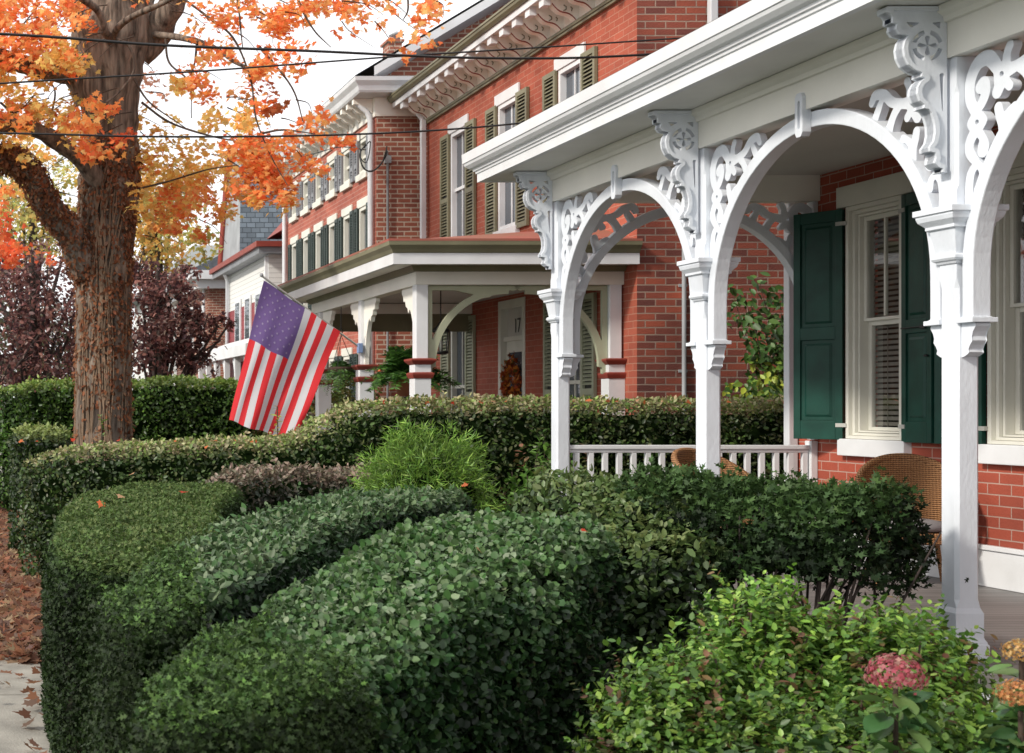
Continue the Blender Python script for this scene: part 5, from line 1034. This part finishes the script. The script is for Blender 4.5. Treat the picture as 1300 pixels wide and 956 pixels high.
# ================================================================== BACKGROUND TREES
def bgtree(name, label, base, trunk_r, blobs, n, cols, w, size, mt=LEAFT, tmpl=T_LEAF, group='trees beyond the hedges', bark=BARKD):
    root = empty(name, (base[0], base[1], 0), label, 'tree', group); mb = MB(); top = max(b[2] for b in blobs)
    mb.tube([(base[0], base[1], 0), (base[0]+.1, base[1], top*.4), (base[0], base[1], top)], [trunk_r, trunk_r*.7, trunk_r*.3], 10, jit=.3); mb.build('trunk', bark, root)
    mb = MB(); A_, D_ = [], []; tot = sum(b[3]**2 for b in blobs)
    for (x, y, z, r) in blobs:
        mb.tube([(base[0], base[1], top*.3), ((base[0]+x)/2, (base[1]+y)/2, z*.7), (x, y, z), (x+rng.normal(0, r*.4), y, z+r*.7)], [trunk_r*.4, trunk_r*.25, trunk_r*.14, .02], 6)
        for k in range(5): d = norm(rng.normal(0, 1, (1, 3)))[0]; mb.tube([(x, y, z), tuple(np.array((x, y, z))+d*r*.9)], [trunk_r*.1, .01], 5)
        m = int(n*r*r/tot); k = max(4, m//30); s = norm(rng.normal(0, 1, (k, 3)))*(rng.random((k, 1))**.45)*r*1.18; wv = rng.integers(0, k, m)
        A_.append(np.array((x, y, z))+s[wv]*np.array([1.1, 1, .85])+rng.normal(0, r*.13, (m, 3))); D_.append(s[wv]+rng.normal(0, .2, (m, 3)))
    mb.build('limbs', bark, root); A_, D_ = np.concatenate(A_), np.concatenate(D_); m = len(A_); c = pal(m, cols, w, .3)*(1+.4*vnoise(A_, 1.2))[:, None]
    leafmesh('crown', A_, D_+np.array([0, 0, .5]), size, tmpl, np.clip(c, 0, 1), mt, root, .7, np.tile([0, 0, -.6], (m, 1)), .8)
PU = [(.16, .075, .07), (.24, .11, .10), (.38, .18, .15), (.09, .045, .05), (.42, .30, .27)]
def B(u, v, Y, r): x, y, z = P(u, v, Y); return (x, y, z, r)
bgtree('plum_tree', 'dark purple leaved plum tree left of the maple trunk', P(40, 600, 27), .16, [B(20, 400, 27, 1.0), B(60, 370, 27, .85), B(90, 420, 27.5, .8), B(25, 460, 26.5, .9), B(75, 465, 27, .7), B(5, 350, 28, .8), B(50, 330, 27.5, .5), B(-30, 400, 28, 1.2), B(100, 350, 27.5, .5), B(95, 480, 27, .5), B(0, 490, 26, .7)], 9500, PU, [4, 3, 2, 3, 1.5], .095)
bgtree('plum_tree', 'dark purple leaved plum tree right of the maple trunk in front of the brick houses', P(200, 600, 26), .15, [B(190, 400, 26, .75), B(215, 375, 26, .6), B(180, 450, 26, .7), B(225, 430, 26, .65), B(245, 455, 26, .5), B(200, 350, 26.5, .5), B(175, 350, 26.5, .5), B(258, 420, 26, .4), B(240, 390, 26.5, .45), B(275, 415, 26, .25), B(235, 350, 27, .25), B(292, 410, 26, .15)], 6000, PU, [4, 3, 2, 3, 1.5], .095)
bgtree('autumn_tree', 'distant yellow green tree high behind the maple limbs at the left', P(40, 540, 42), .3, [B(30, 290, 42, 1.5), B(60, 240, 42, 1.2), B(0, 220, 43, 1.5), B(90, 290, 42, 1.0), B(-40, 300, 43, 2)], 6000, [(.45, .38, .12), (.32, .32, .12), (.6, .4, .12)], None, .14)
bgtree('autumn_tree', 'distant golden tree behind the plum right of the maple trunk', P(200, 540, 46), .3, [B(190, 300, 46, 1.3), B(220, 250, 46, 1.2), B(215, 290, 46, .9), B(170, 240, 46, 1.2), B(200, 330, 46, 1.0)], 5000, [(.6, .45, .15), (.45, .42, .14), (.65, .35, .1)], None, .15)
bgtree('bare_tree', 'far dull green tree closing the end of the street', P(60, 520, 80), .4, [B(20, 440, 80, 4), B(90, 440, 82, 4), B(-60, 430, 80, 5), B(200, 460, 84, 3.2), B(140, 450, 84, 3)], 9000, [(.10, .11, .06), (.16, .13, .07), (.08, .08, .05)], None, .3)

# fallen leaves caught on hedges
lp = [(166, 602, 9.5), (104, 634, 8.6), (170, 657, 7.6), (155, 629, 8.2), (235, 624, 8.4), (320, 675, 6.9), (590, 618, 7.0), (737, 672, 5.6), (300, 560, 12.3), (262, 566, 12.2), (1058, 610, 6.9), (1080, 612, 6.9), (610, 700, 5.2), (130, 636, 8), (480, 470, 12.5)]
for i in range(26): lp.append((rng.uniform(470, 1000), 510, 12.3))
for i in range(12): lp.append((rng.uniform(20, 380), 560, 12.2))
pts = [P(*x) for x in lp]; n = len(pts)
tag(leafmesh('fallen_leaves', np.array(pts), np.tile([0, -.3, 1.], (n, 1)), .046, T_MAPLE, pal(n, [(.75, .2, .08), (.6, .35, .2), (.7, .08, .04)]), LEAFT, None, .5), 'stray red and tan fallen leaves caught on top of the hedges', 'fallen leaves', kind='stuff')

# ================================================================== LIGHT, SKY, CAMERA
SE, SR = R(34), R(-112)     # sun elevation; azimuth measured from +Y clockwise
sd = Vector((math.sin(SR)*math.cos(SE), math.cos(SR)*math.cos(SE), math.sin(SE)))
li = bpy.data.lights.new('sun', 'SUN'); li.energy = 3.5; li.angle = R(6); li.color = (1, .93, .82)
so = bpy.data.objects.new('sun', li); COL.objects.link(so); so.rotation_euler = (-sd).to_track_quat('-Z', 'Y').to_euler()
w = bpy.data.worlds.new('World'); SC.world = w; w.use_nodes = True; T = w.node_tree; N = T.nodes; L = T.links
bg = N['Background']; sky = N.new('ShaderNodeTexSky'); sky.sky_type = 'NISHITA'; sky.sun_disc = False; sky.sun_elevation = SE; sky.sun_rotation = SR; sky.dust_density = 3
tc = N.new('ShaderNodeTexCoord'); nz = N.new('ShaderNodeTexNoise'); nz.inputs['Scale'].default_value = 2.2; nz.inputs['Detail'].default_value = 6; L.new(tc.outputs['Generated'], nz.inputs['Vector'])
rp = N.new('ShaderNodeValToRGB'); rp.color_ramp.elements[0].position = .25; rp.color_ramp.elements[0].color = (.82, .82, .82, 1); rp.color_ramp.elements[1].position = .6; rp.color_ramp.elements[1].color = (1, 1, 1, 1); L.new(nz.outputs['Fac'], rp.inputs[0])
mx = N.new('ShaderNodeMix'); mx.data_type = 'RGBA'; L.new(rp.outputs[0], mx.inputs[0]); L.new(sky.outputs[0], mx.inputs[6]); mx.inputs[7].default_value = (9.9, 9.95, 10.1, 1)
L.new(mx.outputs[2], bg.inputs['Color']); bg.inputs['Strength'].default_value = .143
cam = bpy.data.cameras.new('camera'); co = bpy.data.objects.new('camera', cam); COL.objects.link(co); co.location = (0, 0, H); co.rotation_euler = (R(90), 0, 0)
cam.sensor_width = 36; cam.lens = F/1300*36; cam.shift_x = (650-U0)/1300; cam.shift_y = (V0-478)/1300; cam.clip_end = 2000
cam.dof.use_dof = True; cam.dof.focus_distance = 9; cam.dof.aperture_fstop = 7
SC.camera = co
SC.view_settings.view_transform = 'Standard'; SC.view_settings.look = 'None'; SC.view_settings.exposure = 0
SC.cycles.max_bounces = 6; SC.cycles.transparent_max_bounces = 8; SC.cycles.use_denoising = True
